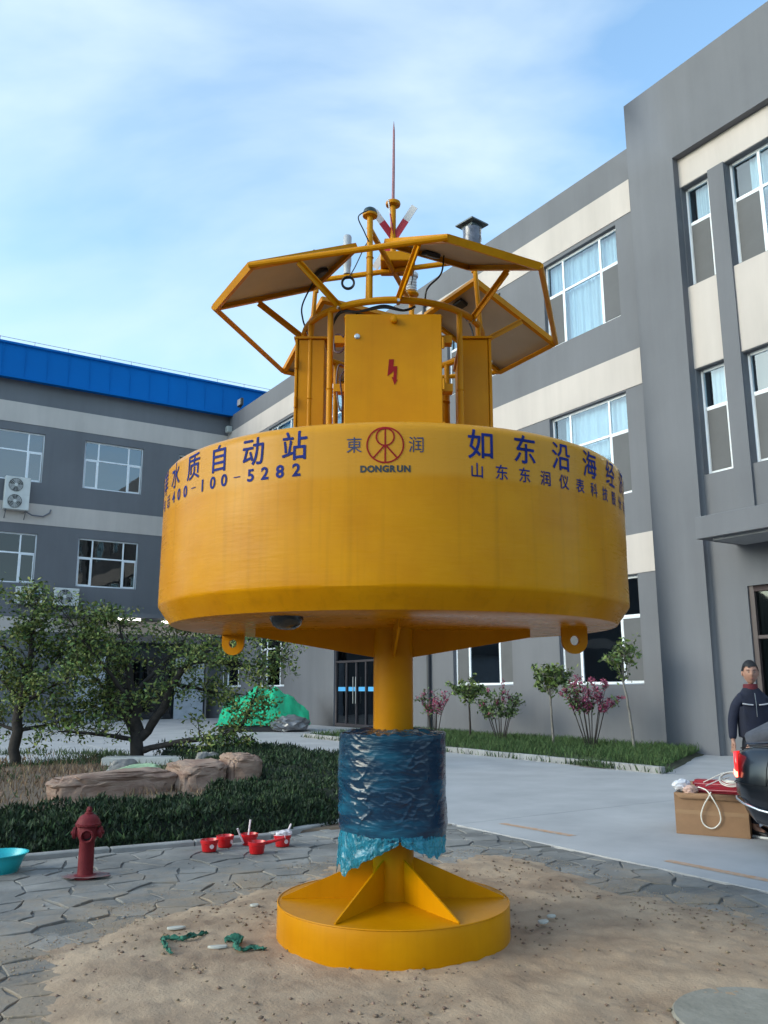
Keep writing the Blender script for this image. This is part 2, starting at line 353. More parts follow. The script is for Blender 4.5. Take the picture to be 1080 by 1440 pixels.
# ground-floor glass door in the wing
dr = MB(); H_ = 3.3
for y in (26.9, 30.0): dr.b2(L_(WX+.05, y, 0), L_(WX+.2, y+.1, H_))
dr.b2(L_(WX+.05, 27.0, H_-.12), L_(WX+.2, 30.0, H_)); dr.b2(L_(WX+.052, 27.0, 2.45), L_(WX+.198, 30.0, 2.53))
for y in (27.75, 28.45, 29.2): dr.b2(L_(WX+.054, y, .02), L_(WX+.196, y+.07, 2.45))
for a, b in ((27.0, 27.75), (27.82, 28.45), (28.52, 29.2), (29.27, 30.0)): dr.b2(L_(WX+.06, a, .02), L_(WX+.19, b, .14))
dr = dr.build('door', DKALU, off, bevel=.01)
STRIPE = mat('light_blue_safety_film', (.10, .42, .78), .4)
for a, b in ((27.02, 27.73), (27.84, 28.43), (28.54, 29.18), (29.29, 29.98)):
    MB().b2(L_(WX+.11, a, .14), L_(WX+.12, b, 2.45)).build('pane', GLASSD, dr)
    MB().b2(L_(WX+.10, a+.04, 1.36), L_(WX+.106, b-.08, 1.52)).build('safety_strip', STRIPE, dr)
for y in (28.40, 28.60): MB().tube([L_(WX+.0, y, .9), L_(WX+.0, y, 1.9)], .018).build('handle', STEEL, dr)
MB().b2(L_(WX+.11, 27.0, 2.53), L_(WX+.12, 30.0, H_-.12)).build('pane', GLASSD, dr)
FR = mat('white_enamel', (.7, .7, .7), .4)
MB().tube([L_(WX-.09, 23.5, .1), L_(WX-.09, 23.5, 15.2)], .065, 12).build('downpipe', mat('downpipe_plastic', (.045, .045, .05), .5), off)

# entrance tower, standing a little proud of the wing
TX, TY = 16.6, 13.71
RX, RY = 16.82, 12.30        # recess wall plane and its left edge
tw = MB(); wall_mesh(tw, L_(TX, 0), (0, 1, 0), (1, 0, 0), -4.0, TY, 0, 17.0, [(1.0, RY, 0, 14.62)], RX-TX)
tw.quad(L_(TX, TY, 0), L_(WX+.02, TY, 0), L_(WX+.02, TY, 17), L_(TX, TY, 17)); tw.quad(L_(TX, -4, 17), L_(TX, TY, 17), L_(TX+.4, TY, 17), L_(TX+.4, -4, 17))
tw.quad(L_(TX+.4, -4, 17), L_(TX+.4, TY, 17), L_(TX+.4, TY, 15), L_(TX+.4, -4, 15)); tw.quad(L_(WX+.02, TY, 15.9), L_(30, TY, 15.9), L_(30, TY, 17), L_(WX+.02, TY, 17))
tops = []
tcols = [(11.02, RY-.0), (8.3, 11.02-.0), (5.6, 8.0), (2.9, 5.3)]
wcols = [(11.24, 12.27), (8.45, 11.0), (5.75, 8.15), (3.0, 5.45)]
for (a, b) in wcols:
    for z0, z1 in ((6.36, 8.98), (11.14, 13.82)): tops.append((a, b, z0, z1))
tops.append((8.2, 11.42, 0, 3.66))
wall_mesh(tw, L_(RX, 0), (0, 1, 0), (1, 0, 0), 1.0, RY, 0, 14.62, tops, .5)
tw.build('wall', GREY, off)
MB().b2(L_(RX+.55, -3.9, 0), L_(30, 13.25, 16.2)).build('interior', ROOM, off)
for z0, z1 in ((13.84, 14.615), (9.0, 11.12)):
    for a, b in ((11.24, RY-.002), (1.02, 11.239)): MB().b2(L_(RX-.02, a, z0), L_(RX+.01, b, z1)).build('band', PALE, off)
for yc in (11.24, 8.3, 5.6):
    MB().b2(L_(RX-.07, yc-.23, 5.0), L_(RX+.02, yc+.21, 13.84)).build('pier', GREY, off)
for j, (a, b) in enumerate(wcols):
    for k, (z0, z1) in enumerate(((6.36, 8.98), (11.14, 13.82))):
        cols = (.68, .36) if j == 0 else (.72, 1.0, .72)
        window(off, L_(RX+.20, b, z0), -PI/2, b-a, z1-z0, cols, (z1-z0)-.98, CURT, ((.16, 1),), (0,) if j == 0 else (0, 2), seed=j*3+k+40)
# canopy over the entrance
MB().b2(L_(15.42, .5, 4.60), L_(RX+.01, 11.59, 5.08)).build('canopy', GREY, off, bevel=.01)
MB().b2(L_(15.6, .7, 4.55), L_(16.7, 11.3, 4.601)).build('soffit_panel', mat('soffit_paint', (.33, .33, .34), .8, var=.1), off)
ed = MB()
for y in (8.2, 11.30): ed.b2(L_(RX+.04, y, 0), L_(RX+.22, y+.12, 3.66))
ed.b2(L_(RX+.04, 8.32, 3.53), L_(RX+.22, 11.3, 3.66)); ed.b2(L_(RX+.05, 8.32, 2.5), L_(RX+.2, 11.3, 2.58))
for y in (9.2, 10.2): ed.b2(L_(RX+.05, y, .02), L_(RX+.2, y+.08, 3.53))
ed = ed.build('door', mat('brown_door_frame', (.07, .05, .05), .4, var=.1), off, bevel=.008)
for a, b in ((8.32, 9.2), (9.28, 10.2), (10.28, 11.3)):
    MB().b2(L_(RX+.12, a, .02), L_(RX+.13, b, 2.5)).build('pane', GLASSD, ed); MB().b2(L_(RX+.12, a, 2.58), L_(RX+.13, b, 3.53)).build('pane', GLASSD, ed)
fl = thing('floodlight', 'small black floodlight on the parapet where the two buildings meet', 'floodlight', (16.78, 40.2, 16.0))
MB().box((0, 0, .28), (.16, .5, .42)).build('housing', BLACK, fl, bevel=.03); MB().box((-.085, 0, .28), (.02, .4, .32)).build('lens', mat('lamp_lens', (.35, .33, .32), .2), fl); MB().bar((0, 0, -.02), (.05, 0, .1), .06, .06).build('bracket', BLACK, fl)
jb = MB().box((0, 0, 0), (.3, .3, .35)).build('junction_box', mat('grey_plastic', (.4, .42, .4), .5), None, bevel=.03); jb.location = (16.745, 41.6, 15.15)
tag(jb, 'small pale junction box on the wall in the corner between the buildings', 'junction box')

# ------------------------------------------------------------------ left building
lb = thing('workshop_building', 'two-storey grey building under a deep blue sheet-metal fascia at left', 'building', (0, 42, 0))
pit = 4.78; lcols = [(9.43+pit*k, 12.34+pit*k) for k in (-4, -3, -2, -1, 0, 1)]
lrows = [(6.28, 8.62), (11.10, 13.50)]
lops = [(a, b, z0, z1) for z0, z1 in lrows for a, b in lcols] + [(9.6, 16.2, 0, 3.7), (-6, 6.5, 0, 3.4)]
lw = MB(); wall_mesh(lw, (0, 0, 0), (1, 0, 0), (0, 1, 0), -16, 16.9, 0, 16.0, lops, .5)
lw.quad((-16, 0, 0), (-16, 14, 0), (-16, 14, 16), (-16, 0, 16))
lw.build('wall', GREY, lb)
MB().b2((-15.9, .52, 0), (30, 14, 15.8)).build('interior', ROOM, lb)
for z0, z1 in ((13.90, 14.90), (9.07, 10.06), (4.08, 4.72)): MB().b2((-16, -.02, z0), (16.875, .01, z1)).build('band', PALE, lb)
def fascia():
    mb = MB(); x0, x1 = -18, 21; n = 130
    mb.quad((x0, -.50, 15.94), (x1, -.50, 15.94), (x1, -.44, 17.62), (x0, -.44, 17.62)); mb.quad((x0, -.50, 15.94), (x1, -.50, 15.94), (x1, .2, 15.99), (x0, .2, 15.99))
    mb.quad((x0, -.44, 17.62), (x1, -.44, 17.62), (x1, 7, 18.6), (x0, 7, 18.6)); mb.quad((x0, -.5, 15.94), (x0, .2, 15.99), (x0, .2, 17.7), (x0, -.44, 17.62))
    mb.b2((x0, -.56, 17.56), (x1, -.505, 17.66)); mb.b2((x0, -.55, 15.90), (x1, -.506, 15.97))
    for i in range(int((x1-x0)/1.0)): mb.b2((x0+i*1.0+.3, -.508, 15.98), (x0+i*1.0+.315, -.488, 17.56))
    return mb
fascia().build('fascia', BLUEROOF, lb)
MB().b2((-17, 1, 17.5), (24, 15, 18.0)).build('roof', BLUEROOF, lb)
rl = MB(); rl.tube([(-17, -.5, 17.84), (20, -.5, 17.84)], .013, 5)
for i in range(24): rl.tube([(-16.6+i*1.55, -.5, 17.62), (-16.6+i*1.55, -.5, 17.86)], .014, 5)
rl.build('lightning_wire', mat('galvanised_wire', (.25, .26, .28), .5, metal=.5), lb)
for r_i, (z0, z1) in enumerate(lrows):
    for j, (a, b) in enumerate(lcols):
        cu = CURT if (r_i == 1 and j % 2) else (GREENCURT if r_i == 0 else None)
        sp = ((0, .22), (.72, 1)) if r_i == 0 else ((.78, 1),)
        window(lb, (a, .14, z0), 0, b-a, z1-z0, (.7, 1.5, .72), (z1-z0)-.93, cu, sp, (), GLASSR if r_i else GLASSD, seed=90+j+r_i)
# ground-floor entrance, strip lamps under its flat canopy
MB().b2((8.6, -1.6, 4.78), (16.6, -.021, 4.98)).build('canopy', GREY, lb)
GDOOR = mat('pale_shutter', (.42, .45, .5), .6, var=.1)
for x in (9.65, 11.3, 12.95, 14.6): MB().b2((x, .2, 0), (x+1.5, .26, 3.0)).build('door', GLASSD if x in (11.3, 12.95) else GDOOR, lb)
MB().b2((-6, .25, 0), (6.5, .3, 3.4)).build('shutter', GDOOR, lb)
for k, (x, z) in enumerate(((11.2, 4.66), (13.3, 4.60), (14.6, 4.60))):
    t = MB().b2((x, -1.3, z), (x+1.05, -1.22, z+.09)).build('tube_lamp', mat('lit_tube', (.9, .9, .9), .5, emit=(1, .97, .88), estr=6), lb)

def ac_unit(label, x, z, W, H, fans, off_y=-.42):
    g = thing('air_conditioner', label, 'air conditioner', (x, 42+off_y, z), 0, 'outdoor air conditioner units on the left building')
    wp = mat('ac_white_enamel', (.62, .62, .60), .45, var=.08, vscale=3)
    MB().b2((0, 0, 0), (W, .32, H)).build('casing', wp, g, bevel=.02)
    r = min(.36*W if fans == 1 else .40*W, .42*H/fans)
    for k in range(fans):
        cz = H*(k+.5)/fans; cx = W*.42
        T = Matrix.Translation((cx, -.012, cz)) @ Matrix.Rotation(PI/2, 4, 'X')
        d = MB().lathe([(0.0, -.01), (r, -.01), (r, .006), (0, .006)], 28, T).build('fan_shroud', mat('dark_fan_recess', (.03, .03, .035), .7), g)
        b = MB()
        for q in range(3):
            a0 = q*2*PI/3+k; P = [(.0, .0)]
            for s in range(6): a = a0+s*.22; P.append((r*.9*math.cos(a), r*.9*math.sin(a)))
            b.prism(P, .008, .016, T)
        b.build('fan_blade', mat('grey_fan', (.28, .28, .28), .5), d)
        gr = MB()
        for q in range(1, 6): gr.ring(r*q/5.2, .006, .03, 28, 4, T)
        for q in range(8): a = q*PI/4; gr.bar((r*.1*math.cos(a), r*.1*math.sin(a), .03), (r*math.cos(a), r*math.sin(a), .03), .008, .008, T)
        gr.lathe([(0, .02), (.09*r/.36, .02), (.09*r/.36, .045), (0, .05)], 14, T)
        gr.build('grille', wp, d)
    br = MB()
    for x2 in (.12, W-.12): br.b2((x2-.02, 0, -.05), (x2+.02, -off_y, -.005)); br.bar((x2, .05, -.05), (x2, -off_y-.01, -.38), .035, .035)
    br.build('bracket', mat('bracket_steel', (.18, .18, .19), .6), g)
    return g
a1 = ac_unit('tall white twin-fan air conditioner below the upper window at the left edge', 5.9, 9.62, 1.10, 1.55, 2)
hs = MB().tube([(1.0, .2, -.02), (1.3, .25, -.15), (1.8, .3, -.16), (2.1, .35, .05), (2.15, .4, .22)], .035, 8).build('hose', mat('hose_grey', (.16, .16, .18), .6), a1)
a2 = ac_unit('white single-fan air conditioner under the lower right window, above the trees', 8.42, 5.3, 1.12, .82, 1)
a3 = ac_unit('white air conditioner with a blue label half hidden by the left tree top', 6.75, 5.3, 1.15, .78, 1)
MB().b2((.84, -.006, .40), (1.04, .01, .68)).build('label_sticker', mat('blue_sticker', (.06, .16, .5), .4), a3)
# ------------------------------------------------------------------ ground
CONC = mat('road_concrete', (.33, .325, .33), .8, coord='World', col2=(.45, .44, .44), vscale=.9, bump=.25, bscale=45, detail=9)
g = MB().quad((-700, -700, -.06), (700, -700, -.06), (700, 700, -.06), (-700, 700, -.06)).build('ground', mat('ground_earth', (.16, .14, .12), .95, var=.2, vscale=.4), None); tag(g, kind='structure')
def hills():
    # wooded ridge behind the camera and to its left, which the windows of both buildings mirror
    n = 220; V = []; F = []; prof = ((150, 0), (175, .35), (205, .8), (240, 1), (300, .7), (380, 0))
    for i in range(n+1):
        a = R(80+262*i/n); x, y = math.sin(a), math.cos(a); h = 30+16*noise.noise(Vector((x*2.2, y*2.2, 1)))+7*noise.noise(Vector((x*9, y*9, 4)))
        h *= min(1, i/18, (n-i)/18)
        for r, k in prof: V.append((x*r, y*r, -.5+h*k*(1+.18*noise.noise(Vector((x*r*.03, y*r*.03, 2))))))
    m_ = len(prof)
    for i in range(n):
        for j in range(m_-1): a = i*m_+j; F.append((a, a+1, a+m_+1, a+m_))
    return fastmesh('hills', V, F, mat('wooded_hill', (.045, .058, .045), .95, coord='World', var=.35, vscale=.06), True)
tag(link('hills', hills()), kind='structure')
RXE = 6.06
def road_grid():
    # concrete bays cast in rows, joints cut between them
    bays = []
    xs = [RXE, 12.42] ; 
    ys = [-6, -1.2, 3.4, 8.0, 12.6, 17.2, 21.8, 26.4]
    for i in range(len(ys)-1): bays.append((xs[0], xs[1], ys[i], ys[i+1]))
    return bays
rd = thing('road', None, None); tag(rd, kind='structure')
for (a, b, c, d) in road_grid():
    m = MB().b2((a+.006, c+.006, -.055), (b-.006, d-.006, .0)); m.build('concrete_bay', CONC, rd, bevel=.004)
yd = thing('courtyard', None, None); tag(yd, kind='structure')
for (a, b, c, d) in ((12.42, 17.6, 24.1, 33), (12.42, 17.6, 33, 42.5), (-4, 1.4, 17.65, 20.49), (1.41, 6.04, 17.65, 20.49), (-16, -4.01, 17.65, 20.49), (4.0, 12.40, 26.41, 34), (4.0, 12.40, 34.0, 42.5), (-4, 3.99, 20.5, 31), (-4, 3.99, 31, 42.5), (-16, -4.01, 20.5, 42.5), (3.995, 6.04, 20.5, 26.4), (12.42, 17.6, -6, 2.0), (12.42, 17.6, 2.0, 6.2), (12.42, 17.6, 6.2, 10.2), (12.42, 17.6, 10.2, 13.5)):
    MB().b2((a+.006, c+.006, -.055), (b-.006, d-.006, .0)).build('concrete_bay', CONC, yd, bevel=.004)
# joint filler seen in the gaps
tag(MB().b2((-16, -6, -.058), (17.6, 42.5, -.03)).build('joint_bed', mat('joint_dirt', (.07, .068, .065), .95), None), kind='structure')
OR = mat('faded_orange_paint', (.50, .27, .14), .8, coord='World', var=.001, vscale=14, col2=(.46, .44, .42), thr=(.35, .85))
for i, (x0, y0, x1, y1) in enumerate(((6.52, 7.75, 6.60, 6.72), (6.37, 5.35, 6.40, 4.1), (6.30, 3.0, 6.34, 1.6))):
    o = MB().add([(x0-.05, y0, .003), (x0+.05, y0, .003), (x1+.05, y1, .003), (x1-.05, y1, .003)], [(0, 1, 2, 3)]).build('painted_line', OR, rd)

# irregular stone paving: jittered cells clipped against their neighbours
def dusty(name, *a, **k):
    m = mat(name, *a, **k); t = m.node_tree; L = t.links.new; p = t.nodes['Principled BSDF']; src = p.inputs['Base Color'].links[0].from_socket
    g_ = N(t, 'ShaderNodeNewGeometry'); v = N(t, 'ShaderNodeVectorMath', operation='DISTANCE'); v.inputs[1].default_value = (2.9, 4.2, 0); L(g_.outputs['Position'], v.inputs[0])
    n = N(t, 'ShaderNodeTexNoise'); n.inputs['Scale'].default_value = 2.5; n.inputs['Detail'].default_value = 12; n.inputs['Roughness'].default_value = .7; L(g_.outputs['Position'], n.inputs['Vector'])
    a1_ = N(t, 'ShaderNodeMath', operation='MULTIPLY_ADD'); a1_.inputs[1].default_value = -5.5; L(n.outputs[0], a1_.inputs[0]); L(v.outputs['Value'], a1_.inputs[2])
    mr = N(t, 'ShaderNodeMapRange'); mr.inputs[1].default_value = .35; mr.inputs[2].default_value = -.9; mr.inputs[3].default_value = .0; mr.inputs[4].default_value = .8; L(a1_.outputs[0], mr.inputs[0])
    x = N(t, 'ShaderNodeMix', data_type='RGBA'); x.inputs[7].default_value = (.30, .225, .155, 1); L(mr.outputs[0], x.inputs[0]); L(src, x.inputs[6]); L(x.outputs[2], p.inputs['Base Color']); return m
def clip(poly, p, q, gap):
    """keep the side of the bisector of pq that holds p, moved in by gap"""
    mx_, my = (p[0]+q[0])/2, (p[1]+q[1])/2; nx, ny = q[0]-p[0], q[1]-p[1]; l = math.hypot(nx, ny); nx /= l; ny /= l; mx_ -= nx*gap; my -= ny*gap
    out_ = []
    for i in range(len(poly)):
        a, b = poly[i], poly[(i+1) % len(poly)]; da = (a[0]-mx_)*nx+(a[1]-my)*ny; db = (b[0]-mx_)*nx+(b[1]-my)*ny
        if da <= 0: out_.append(a)
        if (da < 0 < db) or (db < 0 < da): t = da/(da-db); out_.append((a[0]+(b[0]-a[0])*t, a[1]+(b[1]-a[1])*t))
    return out_
def clipline(poly, m, n_):
    out_ = []
    for i in range(len(poly)):
        a, b = poly[i], poly[(i+1) % len(poly)]; da = (a[0]-m[0])*n_[0]+(a[1]-m[1])*n_[1]; db = (b[0]-m[0])*n_[0]+(b[1]-m[1])*n_[1]
        if da <= 0: out_.append(a)
        if (da < 0 < db) or (db < 0 < da): t = da/(da-db); out_.append((a[0]+(b[0]-a[0])*t, a[1]+(b[1]-a[1])*t))
    return out_
def sand_f(x, y):
    """>0 inside the sand patch"""
    dx, dy = x-2.9, y-3.9
    e = dx*math.cos(.55)+dy*math.sin(.55); f = -dx*math.sin(.55)+dy*math.cos(.55)
    d = 1-math.sqrt((e/3.35)**2+(f/2.35)**2)
    d = min(d, (5.25-x)*.5, (x-(.95+.22*(y-4.2)))*.5)
    return d + .13*nz2(x, y, .9, 3)+.07*nz2(x, y, 2.6, 8)+.04*nz2(x, y, 7, 2)
# kerb of the planting bed
bedA, bedB, bedC = (-3.2, 8.92), (3.98, 8.38), (5.05, 8.78)
pv = thing('stone_pavement', None, None); tag(pv, kind='structure')
STONE = dusty('paving_stone', (.10, .098, .095), .85, coord='World', col2=(.29, .275, .255), vscale=1.5, detail=10, bump=.5, bscale=35, objvar=.13)
sp = .30; cells = {}
ci, cj = int(10/sp), int(9/sp)
rr = random.Random(5)
for i in range(-2, ci+2):
    for j in range(-2, cj+3): cells[i, j] = (-3.6+(i+.5*(j % 2))*sp+rr.uniform(-.12, .12), .6+j*sp*.9+rr.uniform(-.11, .11))
far = []
cnt = 0
for (i, j), p in cells.items():
    if p[0] > RXE+.1 or p[1] > 9.3: continue
    if sand_f(*p) > .16: continue
    # off-camera left and near rows are left out
    f_ = p[0]*math.sin(YAW)+p[1]*math.cos(YAW); s_ = p[0]*math.cos(YAW)-p[1]*math.sin(YAW)
    if f_ < 2.4 or abs(s_) > f_*.58+.5: continue
    poly = [(p[0]-1, p[1]-1), (p[0]+1, p[1]-1), (p[0]+1, p[1]+1), (p[0]-1, p[1]+1)]
    for di in range(-2, 3):
        for dj in range(-2, 3):
            if (di or dj) and (i+di, j+dj) in cells: poly = clip(poly, p, cells[i+di, j+dj], rr.uniform(.0015, .0065))
            if len(poly) < 3: break
        if len(poly) < 3: break
    if len(poly) < 3: continue
    poly = clipline(poly, (RXE-.03, 0), (1, 0))
    for a, b in ((bedA, bedB), (bedB, bedC)):
        if len(poly) < 3: break
        if (a is bedA and p[0] < bedB[0]+.2) or (a is bedB and p[0] > bedB[0]-.4):
            d = Vector((b[0]-a[0], b[1]-a[1])).normalized(); n_ = (-d.y, d.x); poly = clipline(poly, (a[0]-n_[0]*.07, a[1]-n_[1]*.07), n_)
    if len(poly) < 3: continue
    # nibble the outline so that edges are broken, not ruled
    P = []
    for k in range(len(poly)):
        a, b = Vector(poly[k]), Vector(poly[(k+1) % len(poly)])
        P.append(tuple(a)); L = (b-a).length
        if L > .12: m_ = (a+b)/2; n_ = Vector((b.y-a.y, a.x-b.x))/L; m_ -= n_*rr.uniform(0, .02); P.append(tuple(m_))
    area = abs(sum(P[k][0]*P[(k+1) % len(P)][1]-P[(k+1) % len(P)][0]*P[k][1] for k in range(len(P))))/2
    if area < .012: continue
    zt = rr.uniform(-.004, .005) - (.012 if rr.random() < .12 else 0)
    tx, ty = rr.uniform(-.018, .018), rr.uniform(-.018, .018)
    mb = MB().prism([(x-p[0], y-p[1]) for x, y in P], -.05, 0)
    mb.v = [(x, y, z if z < -.01 else z + x*tx+y*ty) for x, y, z in mb.v]
    o = mb.build('paving_stone', STONE, pv, bevel=.004); o.location = (p[0], p[1], zt); cnt += 1
print('paving stones', cnt)
# grey mortar and dirt under the stones
def bed_sheet():
    n = 150; V = []; F = []
    for i in range(n+1):
        for j in range(n+1):
            x = -4+10.03*i/n; y = .2+8.7*j/n; V.append((x, y, -.012+.008*nz2(x, y, 3)+.006*nz2(x, y, 11)))
    for i in range(n):
        for j in range(n): a = i*(n+1)+j; F.append((a, a+n+1, a+n+2, a+1))
    return fastmesh('mortar_bed', V, F, mat('mortar_dirt', (.13, .122, .11), .95, coord='World', col2=(.16, .155, .145), vscale=6, bump=.6, bscale=60, detail=9), True)
tag(link('mortar_bed', bed_sheet()), kind='structure')
# sand and earth spilled over the stones
def sand_sheet():
    nx_, ny_ = 260, 220; V = np.zeros(((nx_+1)*(ny_+1), 3)); k = 0; x0, x1, y0, y1 = -1.2, 6.05, .6, 8.3
    for i in range(nx_+1):
        for j in range(ny_+1):
            x = x0+(x1-x0)*i/nx_; y = y0+(y1-y0)*j/ny_; f = sand_f(x, y)
            hgt = -.045 + .075*min(1, max(0, (f+.16)/.30)) + (.010*nz2(x, y, 2.2, 7)+.009*nz2(x, y, 5)+.009*nz2(x, y, 15)+.007*nz2(x, y, 31, 5))*min(1, max(0, (f+.20)/.2)) + .02*nz2(x, y, .8, 4)*min(1, max(0, f*3))
            V[k] = (x, y, hgt); k += 1
    I, J = np.meshgrid(np.arange(nx_), np.arange(ny_), indexing='ij'); a = (I*(ny_+1)+J).ravel()
    F = np.stack([a, a+ny_+1, a+ny_+2, a+1], 1)
    keep = V[F].max(axis=1)[:, 2] > -.04; F = F[keep]
    return fastmesh('sand', V, F, mat('sandy_earth', (.245, .162, .105), .95, coord='World', col2=(.43, .31, .21), vscale=2.4, detail=15, bump=.5, bscale=60, thr=(.30, .62)), True)
tag(link('sand', sand_sheet()), kind='stuff')
# grit and clods lying on the sand and in the joints
def grit(n, seed, smin, smax, inside, name, m, near=-9):
    g_ = np.random.default_rng(seed); V = []; F = []; c = 0; base = [(1, 0, 0), (-1, 0, 0), (0, 1, 0), (0, -1, 0), (0, 0, 1), (0, 0, -1)]
    tri = [(0, 2, 4), (2, 1, 4), (1, 3, 4), (3, 0, 4), (2, 0, 5), (1, 2, 5), (3, 1, 5), (0, 3, 5)]
    while c < n:
        x, y = g_.uniform(-1.5, 6), g_.uniform(1.5, 8.2); f = sand_f(x, y)
        if (f > .03) != inside or f < near: continue
        if nz2(x, y, 1.3, 6) < g_.uniform(-.5, .5): continue
        s = smin+(smax-smin)*g_.random()**3; a = g_.random()*6.28
        b = len(V)
        for p in base:
            q = np.array(p)*s*(.6+.7*g_.random(3)); V.append((x+q[0]*math.cos(a)-q[1]*math.sin(a), y+q[0]*math.sin(a)+q[1]*math.cos(a), (.032 if f > .1 else .004)+q[2]*.55))
        F += [tuple(b+i for i in t) for t in tri]; c += 1
    return tag(link(name, fastmesh(name, V, F, m)), kind='stuff')
grit(5200, 3, .002, .017, True, 'gravel', mat('clods', (.22, .155, .105), .95, island=.35))
grit(7000, 17, .002, .008, False, 'sand_grains', mat('sand_grains', (.30, .225, .15), .95, island=.3), -.16)
grit(900, 9, .003, .018, False, 'grit', mat('grey_grit', (.22, .21, .20), .95, island=.4))
# flat pale chips and green net scraps on the sand
CHIP = mat('pale_chip', (.48, .47, .42), .8, var=.15)
for k, (x, y, sx, sy, a, lab) in enumerate(((1.98, 5.5, .10, .035, .3, 'pale flat chip on the sand, midway between the two green net scraps and the hydrant'), (2.05, 4.98, .12, .03, .2, 'thin pale chip on the sand between the two green net scraps'), (3.98, 4.35, .08, .045, 1, 'white stone chip beside the right edge of the yellow base'), (2.62, 5.75, .07, .04, 0, 'small pale chip on the sand left of the yellow base'), (4.12, 4.42, .06, .04, .5, 'smaller white stone chip just right of the one by the yellow base'))):
    q = random.Random(k); P = [(sx*math.cos(t*2*PI/7)*q.uniform(.7, 1.1)*.6, sy*math.sin(t*2*PI/7)*q.uniform(.7, 1.1)*.8) for t in range(7)]
    o = MB().prism(P, 0, .014).build('stone_chip', CHIP, None, bevel=.003); o.location = (x, y, .034); o.rotation_euler.z = a-YAW
    tag(o, lab, 'stone chip', 'pale chips lying on the sand')
NET = mat('green_net_scrap', (.03, .15, .10), .8, var=.4, vscale=30)
def scrap(path, wid, seed, lab):
    q = random.Random(seed); V = []; F = []; n = 46; P = [Vector(p) for p in path]
    L = [(P[i+1]-P[i]).length for i in range(len(P)-1)]; tot = sum(L)
    for i in range(n+1):
        s = tot*i/n; k = 0
        while k < len(L)-1 and s > L[k]: s -= L[k]; k += 1
        c = P[k].lerp(P[k+1], s/L[k]); t = (P[k+1]-P[k]).normalized(); s_ = Vector((-t.y, t.x, 0))
        for j in range(6):
            u = (j/5-.5)*wid*(.7+.6*q.random()); V.append(tuple(c + s_*u + Vector((q.uniform(-.006, .006), q.uniform(-.006, .006), .034+abs(nz2(c.x*9+j, c.y*9, 1.2, seed))*.05+q.uniform(0, .012)))))
    for i in range(n):
        for j in range(5): a = i*6+j; F.append((a, a+6, a+7, a+1))
    o = link('net_scrap', fastmesh('net_scrap', V, F, NET)); o.modifiers.new('thick', 'SOLIDIFY').thickness = .003
    tag(o, lab, 'net scrap', 'green net scraps on the sand')
scrap([(2.10, 5.28, 0), (1.93, 5.22, 0), (1.83, 5.32, 0), (1.79, 5.12, 0), (1.78, 5.0, 0)], .020, 1, 'thin hooked strip of green netting on the sand, left of the other scrap')
scrap([(2.12, 5.06, 0), (2.20, 5.02, 0), (2.14, 4.94, 0), (2.12, 4.84, 0), (2.20, 4.84, 0), (2.25, 4.78, 0)], .036, 2, 'wider crumpled tangle of green netting on the sand nearest the yellow base')
# round concrete patch near the lower right corner
mh = MB().lathe([(0, .0), (.40, .0), (.41, -.01), (.43, -.05)], 40).build('concrete_patch', mat('patch_concrete', (.22, .205, .17), .9, coord='World', col2=(.32, .295, .25), vscale=5, bump=.5), None)
mh.location = (3.72, 2.62, .038); tag(mh, 'round grey concrete patch in the sand at the lower right corner', 'concrete patch')

# ------------------------------------------------------------------ kerbs
KERB = mat('kerb_stone', (.33, .32, .31), .85, coord='World', var=.2, vscale=5, objvar=.15, bump=.4)
kb = thing('bed_kerb', 'low concrete kerb of the planting bed behind the hydrant', 'kerb')
def kerbline(par, pts, L, w_, h, zb=-.05):
    for a, b in zip(pts[:-1], pts[1:]):
        a, b = Vector(a), Vector(b); n = max(1, round((b-a).length/L)); d = (b-a)/n; ang = math.atan2(d.y, d.x)
        for i in range(n):
            c = a+d*(i+.5); o = MB().box((0, 0, (h+zb)/2), (d.length-.012, w_, h-zb)).build('kerb_stone', KERB, par, bevel=.01)
            o.location = (c.x, c.y, random.uniform(-.006, .004)); o.rotation_euler = (0, random.uniform(-.004, .004), ang+random.uniform(-.006, .006))
kerbline(kb, [bedA, bedB, bedC, (5.75, 8.95), (8.3, 12.4), (8.6, 15.2), (8.3, 17.5), (-9, 17.6)], .8, .10, .045)
kg = thing('lawn_kerb', 'pale kerb along the grass strip under the office windows', 'kerb')
kerbline(kg, [(12.48, 24.0), (12.46, 10.4)], 1.0, .12, .12)
# ------------------------------------------------------------------ planting bed: soil mound, juniper hedge, rocks
def bed_h(x, y):
    d = min(1, max(0, (y-8.9)/2.5)); e = min(1, max(0, (8.3-x)/1.5)); return .02+.14*d*e+.05*nz2(x, y, .6, 1)*d
def soil():
    n = 150; V = []; F = []
    for i in range(n+1):
        for j in range(n+1):
            x = -9+17.6*i/n; y = 8.3+9.25*j/n; xr = min(5.70+(y-8.95)*.74, 8.15)
            V.append((x, y, bed_h(x, y) if y > 8.95-.075*(x+3.2)+.06 and (x < 5.0 or y > 8.95) and x < xr else -.08))
    for i in range(n):
        for j in range(n): a = i*(n+1)+j; F.append((a, a+n+1, a+n+2, a+1))
    return fastmesh('soil', V, F, mat('bed_soil', (.10, .065, .045), .95, coord='World', col2=(.17, .125, .085), vscale=3, bump=.9, bscale=30, detail=9), True)
tag(link('soil', soil()), kind='structure')
DRY = mat('dry_grass', (.20, .13, .075), .9, island=.35)
JUN = mat('juniper_leaf', (.015, .034, .012), .75, island=.5)
JUN2 = mat('juniper_leaf_fresh', (.034, .070, .02), .75, island=.4)
